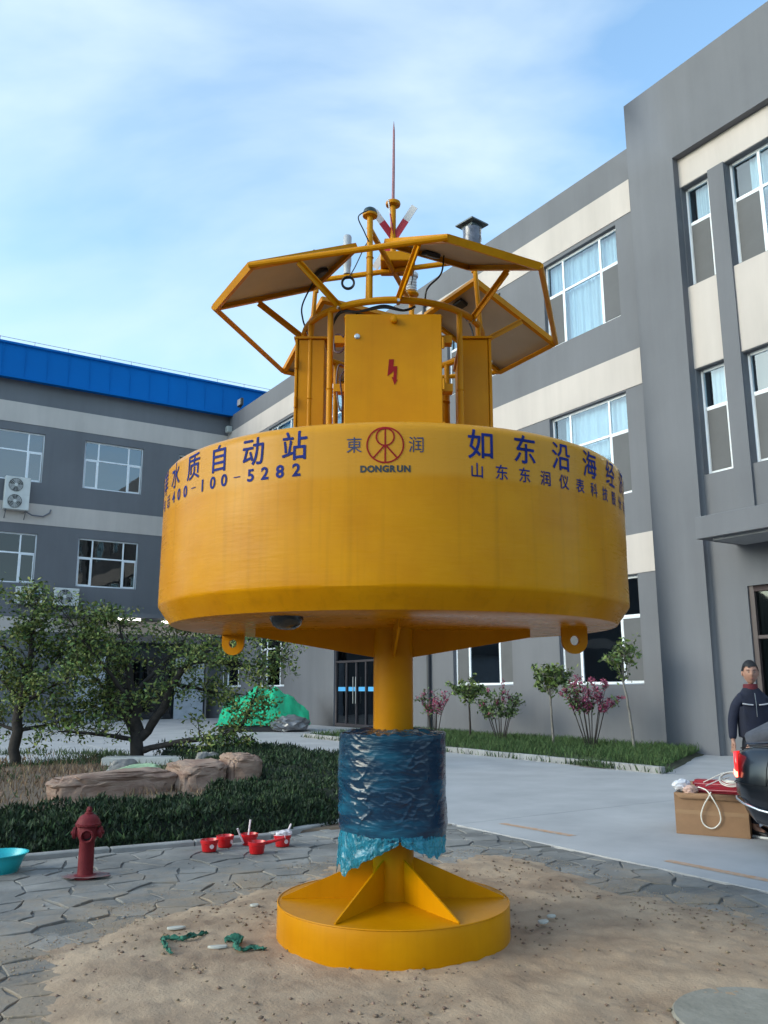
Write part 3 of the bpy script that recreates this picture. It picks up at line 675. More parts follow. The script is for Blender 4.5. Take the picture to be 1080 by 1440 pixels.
def hedge(name, label, regions, n, seed):
    g_ = np.random.default_rng(seed); th = thing(name, label, 'hedge')
    A = []; B = []; core = MB()
    V = []; F = []
    cnt_ = 0
    while cnt_ < n:
        rg = regions[g_.integers(len(regions))]; x = g_.uniform(rg[0], rg[1]); y = g_.uniform(rg[2](x) if callable(rg[2]) else rg[2], rg[3]); h = rg[4]
        yb = rg[2](x) if callable(rg[2]) else rg[2]
        edge = min(1, (y-yb)/.22+.15, (rg[3]-y)/.4+.35, (rg[1]-x)/.3+.3)
        top = bed_h(x, y)+h*(.75+.4*nz2(x, y, 1.4, seed)+.35*nz2(x, y, 4.5, seed))*max(.3, edge)
        z = top*(1-.85*g_.random()**2.2) if edge > .9 else top*g_.random()
        A.append((x, y, max(.01, z))); cnt_ += 1
    A = np.array(A); k = int(n*.72)
    def sprig(C, m, nm):
        # narrow upright tapering sprays
        nC = len(C); d = g_.normal(size=(nC, 3))*.55; d[:, 2] = np.abs(d[:, 2])+.75; d /= np.linalg.norm(d, axis=1)[:, None]
        s = np.cross(d, g_.normal(size=(nC, 3))); s /= np.linalg.norm(s, axis=1)[:, None]; L = .052*(.5+g_.random((nC, 1)))
        t = np.cross(d, s)
        P = np.stack([C-s*L*.22, C+s*L*.22, C+d*L+t*L*.1], 1).reshape(-1, 3); return link(nm, fastmesh(nm, P, np.arange(3*nC).reshape(-1, 3), m), th)
    o = sprig(A[:k], JUN, 'foliage'); o2 = sprig(A[k:], JUN2, 'fresh_foliage')
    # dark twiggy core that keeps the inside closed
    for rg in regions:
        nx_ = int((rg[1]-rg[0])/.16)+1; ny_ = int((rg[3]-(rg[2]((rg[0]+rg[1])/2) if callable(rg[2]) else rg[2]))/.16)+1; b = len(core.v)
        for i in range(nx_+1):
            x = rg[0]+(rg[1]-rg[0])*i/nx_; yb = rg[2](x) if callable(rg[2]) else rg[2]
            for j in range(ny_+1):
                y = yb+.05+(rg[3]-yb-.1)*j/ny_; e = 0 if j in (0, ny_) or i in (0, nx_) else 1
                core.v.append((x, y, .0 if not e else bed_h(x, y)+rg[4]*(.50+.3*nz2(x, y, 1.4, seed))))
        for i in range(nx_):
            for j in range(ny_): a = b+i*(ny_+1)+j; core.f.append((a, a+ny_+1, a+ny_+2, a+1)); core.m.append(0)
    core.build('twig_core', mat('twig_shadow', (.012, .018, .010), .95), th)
    return th
front = lambda x: 8.99-.075*(x+3.2)+.02
hedge('juniper_hedge', 'low dark green juniper hedge along the kerb behind the hydrant and dippers', [(-2.6, 4.3, front, 9.95, .31)], 60000, 11)
hedge('juniper_hedge', 'dark juniper bank right of the brown boulder, reaching back to the yard', [(4.2, 5.3, lambda x: 8.6 if x < 4.9 else 8.98, 10.9, .26), (5.2, 8.0, lambda x: 9.0+(x-5.2)*1.28, 13.0, .34), (5.35, 8.3, 12.6, 16.6, .34), (4.9, 5.6, 12.0, 13.2, .3)], 85000, 12)
# dry grass and litter on the soil
def tufts(n, seed, f, hgt, m, name, wdt=.006):
    g_ = np.random.default_rng(seed); C = []
    while len(C) < n:
        p = f(g_)
        if p is not None: C.append(p)
    C = np.array(C); n = len(C); d = g_.normal(size=(n, 3))*.35; d[:, 2] = 1; d /= np.linalg.norm(d, axis=1)[:, None]
    s = g_.normal(size=(n, 3)); s[:, 2] = 0; s /= np.linalg.norm(s, axis=1)[:, None]; L = hgt*(.3+1.1*g_.random((n, 1))**1.5)
    bend = s[:, [1, 0, 2]]*L*.25
    P = np.stack([C-s*wdt, C+s*wdt, C+d*L*.6+s*wdt*.7, C+d*L+bend, C+d*L*.6-s*wdt*.7], 1).reshape(-1, 3)
    i = np.arange(n)*5; F3 = np.stack([np.stack([i, i+1, i+2], 1), np.stack([i, i+2, i+4], 1), np.stack([i+4, i+2, i+3], 1)], 1).reshape(-1, 3)
    return tag(link(name, fastmesh(name, P, F3, m)), kind='stuff')
tufts(9000, 21, lambda g_: (lambda x, y: (x, y, bed_h(x, y)-.01) if nz2(x, y, .9, 4) > g_.uniform(-.4, .5) else None)(g_.uniform(-4, 4.4), g_.uniform(10.1, 18.5)), .12, DRY, 'dry_grass', .008)
tufts(9000, 22, lambda g_: (lambda x, y: (x, y, bed_h(x, y)-.01) if nz2(x, y, .5, 9) > g_.uniform(-.2, .5) else None)(g_.uniform(-5, 5.4), g_.uniform(12, 20)), .12, mat('weed_green', (.05, .085, .03), .8, island=.4), 'weeds', .01)

def rock(name, label, loc, dims, rz, seed, mats, strata=0, cat='rock', group=None, sub=5, sq=.75):
    bm = bmesh.new(); bmesh.ops.create_icosphere(bm, subdivisions=sub, radius=1)
    q = random.Random(seed); planes = []
    for k in range(16):
        v = Vector((q.gauss(0, 1), q.gauss(0, 1), q.gauss(0, .8))).normalized(); planes.append((v, q.uniform(.62, .95)))
    for v in bm.verts:
        p = v.co.copy()
        p = Vector((math.copysign(abs(p.x)**sq, p.x), math.copysign(abs(p.y)**sq, p.y), math.copysign(abs(p.z)**sq, p.z)))
        for n_, d in planes:
            e = p.dot(n_)-d
            if e > 0: p -= n_*e*(.85 if sq > .6 else .25)
        dd = noise.voronoi(p*1.6+Vector((seed*3.1, 0, 0)))[0]; p *= 1-.07*max(0, 1-(dd[1]-dd[0])/.10)
        f = 1+.10*noise.noise(p*1.7+Vector((seed, 0, 0)))+.05*noise.noise(p*5+Vector((0, seed, 0)))+.02*noise.noise(p*14)
        p *= f
        if strata: p.x *= 1-.035*abs(math.sin(p.z*strata*3+p.x*.8)); p.y *= 1-.05*abs(math.sin(p.z*strata*3+p.x*1.3))
        v.co = Vector((p.x*dims[0]/2, p.y*dims[1]/2, p.z*dims[2]/2))
    me = bpy.data.meshes.new(name); bm.to_mesh(me); bm.free(); me.materials.append(mats); me.shade_smooth(); me.set_sharp_from_angle(angle=R(32))
    o = link(name, me); o.location = loc; o.rotation_euler.z = rz
    return tag(o, label, cat, group)
RKB = mat('brown_boulder', (.19, .105, .075), .85, coord='World', col2=(.36, .25, .19), vscale=4, bump=1.0, bscale=18, detail=9, stretch=(1, 1, 3.5))
RKG = mat('grey_rock', (.16, .15, .14), .9, coord='World', col2=(.30, .28, .26), vscale=5, bump=1, bscale=20, detail=9)
rock('boulder', 'longest low brown layered boulder behind the hydrant, under the tree', (3.28, 11.75, .20), (1.80, .8, .50), .02, 3, RKB, 3, 'boulder', 'brown boulders in the bed', 5, .42)
rock('boulder', 'middle brown boulder with vertical cracks, joined to the long one', (4.42, 11.65, .24), (.80, .75, .62), .05, 5, RKB, 3, 'boulder', 'brown boulders in the bed', 5, .42)
rock('boulder', 'upright brown boulder at the right end of the row, beside the juniper', (5.02, 11.60, .31), (.58, .65, .62), -.1, 8, RKB, 3, 'boulder', 'brown boulders in the bed', 5, .42)
rock('rock', 'rounded grey rock left of the tree trunk behind the long boulder', (3.85, 13.3, .25), (.62, .5, .42), .2, 11, RKG, 0, 'rock', 'grey rocks round the tree')
rock('rock', 'pointed grey rock right of the tree trunk', (5.05, 13.1, .30), (.5, .45, .44), .6, 12, RKG, 0, 'rock', 'grey rocks round the tree')
rock('rock', 'low dark grey rock furthest right, at the foot of the bank', (5.45, 13.7, .3), (.45, .4, .35), 0, 14, RKG, 0, 'rock', 'grey rocks round the tree')
sl_ = MB().box((0, 0, 0), (1.5, .45, .16)).build('stone_slab', mat('white_slab', (.5, .5, .48), .8, var=.1), None, bevel=.01); sl_.location = (4.95, 15.6, .22); sl_.rotation_euler.z = -.5
tag(sl_, 'long pale stone slab lying behind the tree trunk', 'slab')
bag = rock('sack', 'pale green crumpled plastic sack lying on the long brown boulder', (3.75, 12.35, .36), (.70, .5, .22), -.35, 21, mat('pale_green_plastic', (.30, .42, .24), .5, coord='World', var=.25, vscale=5, bump=.8, bscale=12), 0, 'sack')

# ------------------------------------------------------------------ lawn strip along the office wall
lawn = []
def lw_soil():
    n, m_ = 40, 12; V = []; F = []
    for i in range(n+1):
        for j in range(m_+1): x = 12.52+4.4*j/m_; y0 = 10.42+(x-12.52)*.56; y = y0+(24.05-y0)*i/n; V.append((x, y, .085*min(1, i/1.5)+.03*nz2(x, y, 1.1)))
    for i in range(n):
        for j in range(m_): a = i*(m_+1)+j; F.append((a, a+1, a+m_+2, a+m_+1))
    return fastmesh('lawn_soil', V, F, mat('lawn_soil', (.06, .06, .035), .95, var=.3, vscale=3), True)
tag(link('lawn_soil', lw_soil()), kind='structure')
def lawn_pt(g_):
    y = g_.uniform(10.4, 24.0); x = 12.56+g_.random()**.8*4.2
    if y < 10.55+(x-12.52)*.56: return None
    if nz2(x, y, .8, 2) < g_.uniform(-.7, .3): return None
    return (x, y, .07)
tufts(42000, 31, lawn_pt, .165, mat('grass_blade', (.05, .095, .025), .8, island=.45), 'grass', .009)
tufts(2600, 32, lambda g_: (g_.uniform(12.3, 12.75), g_.uniform(10.3, 24) if g_.random() < .5 else g_.normal(12.0, .25), .02), .13, mat('weed_green', (.05, .085, .03), .8), 'kerb_weeds', .012)

# ------------------------------------------------------------------ the buoy
BX, BY, BRZ = 3.074, 4.705, R(-33.17)
buoy = thing('monitoring_buoy', 'huge yellow water-monitoring buoy with round lettered hull standing on a weighted foot', 'buoy', (BX, BY, 0), BRZ)
buoy.rotation_euler = (0, R(.30), BRZ)
def pol(a, r, z): return Vector((r*math.cos(R(a)), r*math.sin(R(a)), z))
def Tp(a, r=0, z=0): return Matrix.Rotation(R(a), 4, 'Z') @ Matrix.Translation((r, 0, z))
base = MB().lathe([(.60, 0.004), (.708, .004), (.711, .012), (.711, .212), (.706, .224), (.69, .226), (.12, .232)], 96).build('base', YEL, buoy, angle=40)
MB().ring(.7075, .0055, .223, 96, 6).build('rim_weld', YEL, base)
column = MB().lathe([(.128, .23), (.128, 1.88)], 40).build('column', YEL, buoy)
for k in range(6):
    a = k*60+2
    g = MB().add([(.12, -.006, .228), (.685, -.006, .228), (.685, -.006, .236), (.12, -.006, .47), (.12, .006, .228), (.685, .006, .228), (.685, .006, .236), (.12, .006, .47)], [(0, 1, 2, 3), (7, 6, 5, 4), (0, 4, 5, 1), (1, 5, 6, 2), (2, 6, 7, 3), (3, 7, 4, 0)], Tp(a))
    g.build('base_gusset', YEL, buoy)
    if k > 3: continue
    g = MB().add([(.12, -.007, 1.874), (.90, -.007, 1.874), (.90, -.007, 1.822), (.12, -.007, 1.69), (.12, .007, 1.874), (.90, .007, 1.874), (.90, .007, 1.822), (.12, .007, 1.69)], [(0, 1, 2, 3), (7, 6, 5, 4), (0, 4, 5, 1), (1, 5, 6, 2), (2, 6, 7, 3), (3, 7, 4, 0)], Tp(k*90+2))
    g.build('hull_gusset', YEL, buoy)
def hullmesh():
    prof = [(0, 1.872), (.5, 1.872), (1.0, 1.872), (1.415, 1.872), (1.423, 1.875), (1.46, 1.926), (1.494, 1.974), (1.4995, 1.985), (1.5, 1.995)] + [(1.5, 1.99+.78*i/22) for i in range(1, 23)] + [(1.5-.062*(1-math.cos(t)), 2.77+.062*math.sin(t)) for t in [i*PI/2/8 for i in range(1, 9)]] + [(1.2, 2.845), (.6, 2.86), (0, 2.865)]
    n = 192; V = []; F = []
    for r, z in prof:
        for k in range(n):
            a = 2*PI*k/n; x, y = r*math.cos(a), r*math.sin(a); d = 0
            if r > 1.3: d = .0035*noise.noise(Vector((x*1.5, y*1.5, z*2.2)))+.0012*noise.noise(Vector((x*5, y*5, z*9)))
            V.append(((r+d)*math.cos(a), (r+d)*math.sin(a), z))
    for i in range(len(prof)-1):
        for k in range(n): k2 = (k+1) % n; F.append((i*n+k, i*n+k2, (i+1)*n+k2, (i+1)*n+k))
    m = MB().add(V, F).mesh('hull', YELH, angle=24)
    return m
hull = link('hull', hullmesh(), buoy)
def oncyl(az, z):
    x, y = 1.5*math.sin(az), -1.5*math.cos(az); r = 1.5022+.0035*noise.noise(Vector((x*1.5, y*1.5, z*2.2)))+.0012*noise.noise(Vector((x*5, y*5, z*9)))
    if z > 2.77: r -= .062-math.sqrt(max(0, .062**2-(z-2.77)**2))
    return (r*math.sin(az), -r*math.cos(az), z)
dg = None
def glyph(ch, off=0):
    c = bpy.data.curves.new('glyph', 'FONT'); c.body = ch; c.size = 1; c.offset = off; c.resolution_u = 4
    o = bpy.data.objects.new('glyph', c); COL.objects.link(o); bpy.context.view_layer.update()
    me = bpy.data.meshes.new_from_object(o.evaluated_get(bpy.context.evaluated_depsgraph_get()))
    v = [tuple(p.co) for p in me.vertices]; f = [tuple(p.vertices) for p in me.polygons]
    bpy.data.objects.remove(o); bpy.data.curves.remove(c); bpy.data.meshes.remove(me)
    return v, f
def painted(name, items, m, wid=1.0, off=.012, h=.15, cjk=True, label=None):
    """items = (char, azimuth deg, z centre)"""
    for ch, az, zc in items:
        mb = MB(); v, f = glyph(ch, 0 if cjk else off)
        if not v: continue
        x0, x1 = min(p[0] for p in v), max(p[0] for p in v); y0, y1 = min(p[1] for p in v), max(p[1] for p in v)
        if cjk and off > .01:
            bold = off*.75; f0 = list(f); n0 = len(v); v0 = list(v)
            for q_, (dx, dy) in enumerate(((bold, 0), (-bold, 0), (0, bold*.8), (0, -bold*.8))):
                f += [tuple(i+n0*(q_+1) for i in p) for p in f0]; v += [(p[0]+dx, p[1]+dy, .0012*(q_+1)) for p in v0]
        s = h/.92 if cjk else h/.72; cy = .36 if not cjk else (.38 if (y1-y0) > .5 else (y0+y1)/2)
        mb.add([tuple(Vector(oncyl(R(az)+(p[0]-(x0+x1)/2)*s*wid/1.5, zc+(p[1]-cy)*s))*(1+p[2]*.08) if p[2] else oncyl(R(az)+(p[0]-(x0+x1)/2)*s*wid/1.5, zc+(p[1]-cy)*s)) for p in v], f)
        link('character' if cjk else 'printed_letter', mb.mesh('character', m), hull)
big = [('如', 17.2), ('东', 27.2), ('沿', 36.9), ('海', 46.8), ('经', 57.0), ('济', 66.8), ('开', 76.6)]
painted('lettering', [(c, a, 2.715) for c, a in big], BLUEINK, .92, .018, .152, label='large blue characters on the right of the hull')
painted('lettering', [(c, 16.4+5.27*i, 2.577) for i, c in enumerate('山东东润仪表科技股份有限公司')], BLUEINK, .92, .014, .078, label='small blue company name under the large characters')
painted('lettering', [(c, a, 2.715) for c, a in (('站', -19.8), ('动', -29.5), ('自', -39.1), ('质', -48.6), ('水', -58.2), ('岸', -67.6), ('近', -77))], BLUEINK, .92, .018, .152, label='large blue characters on the left of the hull')
painted('lettering', [(c, a, 2.588) for c, a in (('2', -19.3), ('8', -22.9), ('2', -26.4), ('5', -29.9), ('0', -37.2), ('0', -40.8), ('1', -44.4), ('0', -51.8), ('0', -55.3), ('4', -58.9))], BLUEINK, 1.05, .03, .066, cjk=False, label='blue telephone number')
painted('lettering', [('—', -33.5, 2.588), ('—', -48.0, 2.588)], BLUEINK, .7, .012, .06)
painted('lettering', [('话', -63.4, 2.582), ('电', -68.4, 2.582)], BLUEINK, .92, .014, .078)
painted('lettering', [('東', -7.6, 2.697), ('润', 4.35, 2.697)], mat('navy_lettering_paint', (.02, .03, .10), .5, var=.2), .95, .004, .082, label='two thin navy characters either side of the emblem')
painted('lettering', [(c, a, 2.571) for c, a in zip('DONGRUN', (-5.75, -4.32, -2.90, -1.50, -.12, 1.22, 2.62))], BLKINK, .98, .05, .033, cjk=False, label='black name under the emblem')
# serifs of the small black name
def emblem():
    mb = MB(); az0, zc, r0, w_ = R(-1.6), 2.694, .0915, .0078
    P = lambda u, v: oncyl(az0+u/1.5, zc+v)
    def arc(cu, cv, r, a0, a1, n=56):
        for i in range(n):
            a, b = a0+(a1-a0)*i/n, a0+(a1-a0)*(i+1)/n
            mb.quad(P(cu+(r-w_/2)*math.cos(a), cv+(r-w_/2)*math.sin(a)), P(cu+(r+w_/2)*math.cos(a), cv+(r+w_/2)*math.sin(a)), P(cu+(r+w_/2)*math.cos(b), cv+(r+w_/2)*math.sin(b)), P(cu+(r-w_/2)*math.cos(b), cv+(r-w_/2)*math.sin(b)))
    def line(a, b):
        a, b = Vector((*a, 0)), Vector((*b, 0)); d = (b-a); q = Vector((-d.y, d.x, 0)).normalized()*w_/2
        mb.quad(P(*(a-q)[:2]), P(*(b-q)[:2]), P(*(b+q)[:2]), P(*(a+q)[:2]))
    arc(0, 0, r0, 0, 2*PI); arc(0, r0*.46, r0*.49, 0, 2*PI); line((0, -r0), (0, r0)); line((-.003, -.002), (-r0*.655, -r0*.74)); line((.003, -.002), (r0*.655, -r0*.74))
    return mb
e_ = emblem(); e_.v = [(x*1.0004, y*1.0004, z) for x, y, z in e_.v]
e_.build('emblem', REDINK, hull)
for x, y, zc_ in ((1.14, -.2, 1.79), (-1.17, .66, 1.81)):
    a = math.degrees(math.atan2(y, x)); v = []; n = 14; w_ = .083
    T = Matrix.Translation((x, y, 0)) @ Matrix.Rotation(R(8 if x > 0 else -8), 4, 'Z')
    out_, inn = [], []
    for i in range(n+1): t = PI+PI*i/n; out_.append((w_*math.cos(t), zc_+w_*math.sin(t)))
    out_ += [(w_, 1.89), (-w_, 1.89)]
    hc = [(.030*math.cos(2*PI*i/16), zc_+.030*math.sin(2*PI*i/16)) for i in range(16)]
    bm = bmesh.new()
    vo = [bm.verts.new((p[0], -.012, p[1])) for p in out_]; vh = [bm.verts.new((p[0], -.012, p[1])) for p in hc]
    eo = [bm.edges.new((vo[i], vo[(i+1) % len(vo)])) for i in range(len(vo))]+[bm.edges.new((vh[i], vh[(i+1) % 16])) for i in range(16)]
    bmesh.ops.triangle_fill(bm, edges=eo, use_beauty=True)
    bad = [f for f in bm.faces if math.hypot(f.calc_center_median().x, f.calc_center_median().z-zc_) < .026]; bmesh.ops.delete(bm, geom=bad, context='FACES')
    ext = bmesh.ops.extrude_face_region(bm, geom=bm.faces[:]); bmesh.ops.translate(bm, verts=[g_ for g_ in ext['geom'] if isinstance(g_, bmesh.types.BMVert)], vec=(0, .024, 0))
    bmesh.ops.recalc_face_normals(bm, faces=bm.faces); bmesh.ops.transform(bm, matrix=T, verts=bm.verts)
    me = bpy.data.meshes.new('lifting_lug'); bm.to_mesh(me); bm.free(); me.materials.append(YEL); link('lifting_lug', me, buoy)
MB().lathe([(0, 1.80), (.045, 1.806), (.075, 1.825), (.09, 1.855), (.092, 1.874)], 28, Matrix.Translation((-.575, -1.02, 0))).build('sonar_dome', mat('black_dome', (.008, .010, .012), .25, coat=.5), buoy)

# superstructure cage
cage = MB().ring(.62, .023, 3.90, 72, 10).build('cage_ring', YELF, buoy)
MB().ring(.60, .012, 2.865, 72, 6).build('cage_foot_ring', YELF, buoy)
for a in (-131, -46, -153, -22, 27, 49, 134, 156):
    p = MB().tube([pol(a, .62, 2.85), pol(a, .62, 3.895)], .0195, 12); p.ring(.0215, .003, 3.36, 14, 5, None, tuple(pol(a, .62, 0))[:2]); p.build('cage_post', YELF, buoy)
# inner bent tube seen left of the front cabinet, and cable stub pipes
MB().tube([pol(146, .42, 2.86), pol(146, .42, 3.62), pol(141, .41, 3.70), pol(130, .38, 3.76), pol(110, .34, 3.78)], .024, 10).build('bent_pipe', YELF, buoy)
MB().tube([pol(34, .45, 2.86), pol(34, .45, 3.62), pol(40, .43, 3.72), pol(55, .38, 3.80)], .03, 10).ring(.034, .008, 3.52, 16, 6, None, tuple(pol(34, .45, 0))[:2]).build('bent_pipe', YELF, buoy)
def cabinet(phi, lab=None):
    T = Tp(phi, 0, 0); mb = MB().b2((.455, -.295, 2.862), (.632, .295, 3.775), T); c = mb.build('cabinet', YEL, buoy, bevel=.006)
    if lab: c['label'] = lab
    MB().b2((.634, -.302, 2.865), (.652, .302, 3.79), T).build('door', YEL, c, bevel=.004)
    MB().b2((.44, -.31, 3.776), (.66, .31, 3.790) if phi != -90 else (.633, .31, 3.786), T).build('rain_lid', YEL, c)
    for t, z in ((-.225 if phi != -90 else -.225, 3.64), (-.225, 2.99)):
        T2 = T @ Matrix.Translation((.654, t, z)) @ Matrix.Rotation(PI/2, 4, 'Y')
        MB().lathe([(0, 0), (.017, 0), (.017, .004), (.011, .006), (.011, .012), (0, .012)], 16, T2).build('lock', STEEL, c)
    for z in (3.6, 3.33, 3.05): MB().tube([T @ Vector((.643, .31, z-.035)), T @ Vector((.643, .31, z+.035))], .009, 8).build('hinge', YELF, c)
    for sgn in ((-1, 1) if phi == -90 else ()):
        for z in (3.62, 3.30, 2.93): MB().b2((.53, sgn*.296, z), (.60, sgn*(.37), z+.05), T).build('bracket', YELF, c)
    return c
c0 = cabinet(-90, 'front cabinet with red lightning sign')
for ph in (0, 90, 180): cabinet(ph)
MB().lathe([(0, 0), (.022, 0), (.022, .03), (.012, .035), (0, .035)], 8, Matrix.Translation((.005, -.655, 3.745)) @ Matrix.Rotation(PI/2, 4, 'X')).build('knob', YELF, c0)
bolt = [(55, 480), (103, 480), (96, 552), (135, 550), (126, 686), (138, 686), (108, 740), (80, 658), (96, 664), (101, 598), (40, 652)]
k_ = .000645
MB().prism([((x-88)*k_, -(y-610)*k_) for x, y in bolt], 0, .0012, Matrix.Translation((-.005, -.6535, 3.405)) @ Matrix.Rotation(PI/2, 4, 'X')).build('lightning_sign', REDINK, c0)

# solar panels on an eight-sided frame
ri, zi, ro, zo, hw = .475, 4.335, 1.20, 4.01, .335
outer = []
def pt_(phi, r, t, z): c, s = math.cos(R(phi)), math.sin(R(phi)); return Vector((c*r-s*t, s*r+c*t, z))
for phi in (-60, 30, 120, 210):
    A, B = pt_(phi, ro, -hw, zo), pt_(phi, ro, hw, zo); Cc, D = pt_(phi, ri, hw, zi), pt_(phi, ri, -hw, zi)
    outer.append((A, B)); nrm = (B-A).cross(D-A).normalized(); nrm = nrm if nrm.z > 0 else -nrm
    sp_ = thing('solar_panel', None, None); sp_.parent = buoy
    sh = MB().add([A, B, Cc, D, A+nrm*.006, B+nrm*.006, Cc+nrm*.006, D+nrm*.006], [(0, 1, 2, 3), (7, 6, 5, 4), (0, 4, 5, 1), (1, 5, 6, 2), (2, 6, 7, 3), (3, 7, 4, 0)]).build('back_sheet', SOLAR, sp_)
    ce = MB(); ax, bx_ = (B-A).normalized(), (D-A).normalized(); LA, LB = (B-A).length, (D-A).length
    for i in range(4):
        for j in range(5):
            o_ = A+ax*(.035+i*(LA-.05)/4)+bx_*(.035+j*(LB-.05)/5)+nrm*.008; u1, v1 = ax*((LA-.05)/4-.008), bx_*((LB-.05)/5-.008); ce.quad(o_, o_+u1, o_+u1+v1, o_+v1)
    ce.build('cells', SOLARF, sp_)
    fr = MB()
    for p, q in ((A, B), (B, Cc), (Cc, D), (D, A)):
        fr.bar(p-nrm*.013, q-nrm*.013, .012, .046, upv=nrm); fr.bar(p-nrm*.034+(0.5*(A+Cc)-p)*.02, q-nrm*.034+(0.5*(A+Cc)-q)*.02, .034, .005, upv=nrm)
    fr.build('frame', YELF, sp_)
    jb_ = D.lerp(Cc, .45)+(A-D)*.12-nrm*.02; T = Matrix.Translation(jb_) @ Matrix((ax, bx_, nrm)).transposed().to_4x4()
    MB().box((0, 0, 0), (.11, .07, .03), T).build('junction_box', BLACK, sp_, bevel=.005)
    for sgn, ang in ((1, 27), (-1, -27)):
        e = (B.lerp(Cc, .42) if sgn > 0 else A.lerp(D, .42))-nrm*.03; f_ = pol(phi+ang, .625, 3.905)
        MB().bar(e, f_, .042, .007).bar(e+Vector((0, 0, -.018)), f_+Vector((0, 0, -.018)), .007, .038).build('strut', YELF, sp_)
        MB().tube([f_+pol(phi+ang, -.03, -.02)-Vector((0, 0, 0)), f_+pol(phi+ang, .03, -.02)], .011, 6).build('clamp_bolt', STEEL, sp_)
for i in range(4):
    a, b = outer[i][1], outer[(i+1) % 4][0]
    MB().tube([a+Vector((0, 0, -.01)), b+Vector((0, 0, -.01))], .0185, 10).build('frame_tube', YELF, buoy)
for a in (165, 75): MB().tube([pol(a, -.60, 4.425), pol(a, .60, 4.425)], .019, 10).build('cross_bar', YELF, buoy)
for a in (165, -15, 75, -105): MB().tube([pol(a, .58, 4.42), pol(a, .58, 4.33)], .016, 8).tube([pol(a, .59, 4.34), pol(a, .62, 3.90)], .017, 8).build('corner_post', YELF, buoy)
MB().b2((-.09, -.12, 4.44), (.145, .12, 4.515)).build('hub_box', YELF, buoy, bevel=.006)
mast = MB().tube([(0, 0, 4.52), (0, 0, 4.95)], .021, 12).lathe([(0, 4.935), (.052, 4.937), (.055, 4.95), (.052, 4.962), (0, 4.964)], 20).lathe([(.045, 4.52), (.045, 4.535), (.021, 4.56)], 16).build('mast', YELF, buoy)
MB().tube([(0, 0, 4.96), (.004, 0, 5.25), (.006, 0, 5.52), (.006, 0, 5.55), (.006, 0, 5.63)], [.0115, .010, .008, .008, .001], 8).build('lightning_rod', mat('dull_pink_rod', (.34, .14, .15), .5, var=.3), mast)
WH = mat('white_reflector', (.72, .72, .74), .4); RD = mat('red_reflector', (.48, .035, .06), .4); DKR = mat('dark_edge', (.10, .06, .08), .5)
def blade(p, q, w_, upv):
    p, q = Vector(p), Vector(q); mb = MB(); segs = ((0, .22, 0), (.221, .78, 1), (.781, 1, 0))
    for a, b, m in segs: mb.cm = m; mb.bar(p.lerp(q, a), p.lerp(q, b), w_, .006, upv=upv)
    return mb
cz = 4.715
for p, q, u in (((-.135, .10, cz-.22), (.155, -.10, cz+.155), (0, 1, 0)), ((-.135, -.08, cz+.13), (.115, .08, cz-.16), (0, 1, 0)), ((-.035, -.14, cz+.19), (.03, .12, cz-.17), (1, .15, 0))):
    blade(p, q, .05, u).build('reflector_blade', [WH, RD], buoy)
# antennas and instruments
ant = MB().tube([pol(-104, .62, 3.90), pol(-104, .62, 4.50)], .0195, 12).ring(.0225, .003, 4.08, 14, 5, None, tuple(pol(-104, .62, 0))[:2]).ring(.0225, .003, 4.2, 14, 5, None, tuple(pol(-104, .62, 0))[:2]).lathe([(.02, 4.485), (.048, 4.492), (.05, 4.505), (0, 4.506)], 20, Matrix.Translation(pol(-104, .62, 0))).build('antenna_post', YELF, buoy)
MB().lathe([(.046, 4.507), (.046, 4.520), (.040, 4.538), (.024, 4.550), (0, 4.554)], 20, Matrix.Translation(pol(-104, .62, 0))).build('antenna_dome', mat('dark_green_dome', (.015, .035, .035), .3), ant)
sn = MB().tube([(.14, .58, 3.9), (.14, .58, 4.50)], .017, 10).lathe([(.0, 4.50), (.05, 4.503), (.062, 4.515), (.062, 4.525), (.02, 4.535)], 20, Matrix.Translation((.14, .58, 0))).build('sensor_post', YELF, buoy)
sm = MB()
for k in range(5): sm.lathe([(.02, 4.545+k*.024), (.046, 4.547+k*.024), (.048, 4.553+k*.024), (.03, 4.560+k*.024)], 20, Matrix.Translation((.14, .58, 0)))
sm.lathe([(.03, 4.665), (.058, 4.668), (.060, 4.69), (.045, 4.712), (0, 4.722)], 20, Matrix.Translation((.14, .58, 0))); sm.lathe([(.022, 4.54), (.022, 4.67)], 12, Matrix.Translation((.14, .58, 0)))
sm.build('radiation_shield', mat('white_shield', (.72, .73, .74), .4), sn)
MB().lathe([(.026, 4.44), (.026, 4.50), (.031, 4.51), (.031, 4.735), (.026, 4.745), (0, 4.746)], 18, Matrix.Translation((-.335, .085, 0))).build('grey_sensor', mat('grey_sensor_plastic', (.42, .44, .47), .4), buoy)
lan = MB().lathe([(.05, 4.44), (.066, 4.46), (.068, 4.52), (.062, 4.55), (.067, 4.58), (.064, 4.62), (.067, 4.655), (0, 4.66)], 22, Matrix.Translation((.555, -.15, 0))).build('wrapped_lantern', mat('cloudy_plastic_film', (.10, .10, .13), .18, var=.8, vscale=14, bump=1, bscale=20, coat=.6), buoy)
MB().box((.555, -.15, 4.69), (.165, .165, .010), None, R(40)).box((.555, -.15, 4.672), (.10, .10, .026), None, R(40)).build('lantern_lid', mat('lid_grey', (.10, .13, .14), .4), lan)
cm_ = MB().tube([pol(165, .56, 4.42), pol(165, .56, 4.60)], .012, 8).box(tuple(pol(165, .56, 4.62)), (.12, .07, .05), None, R(20)).build('black_camera', BLACK, buoy, bevel=.006)
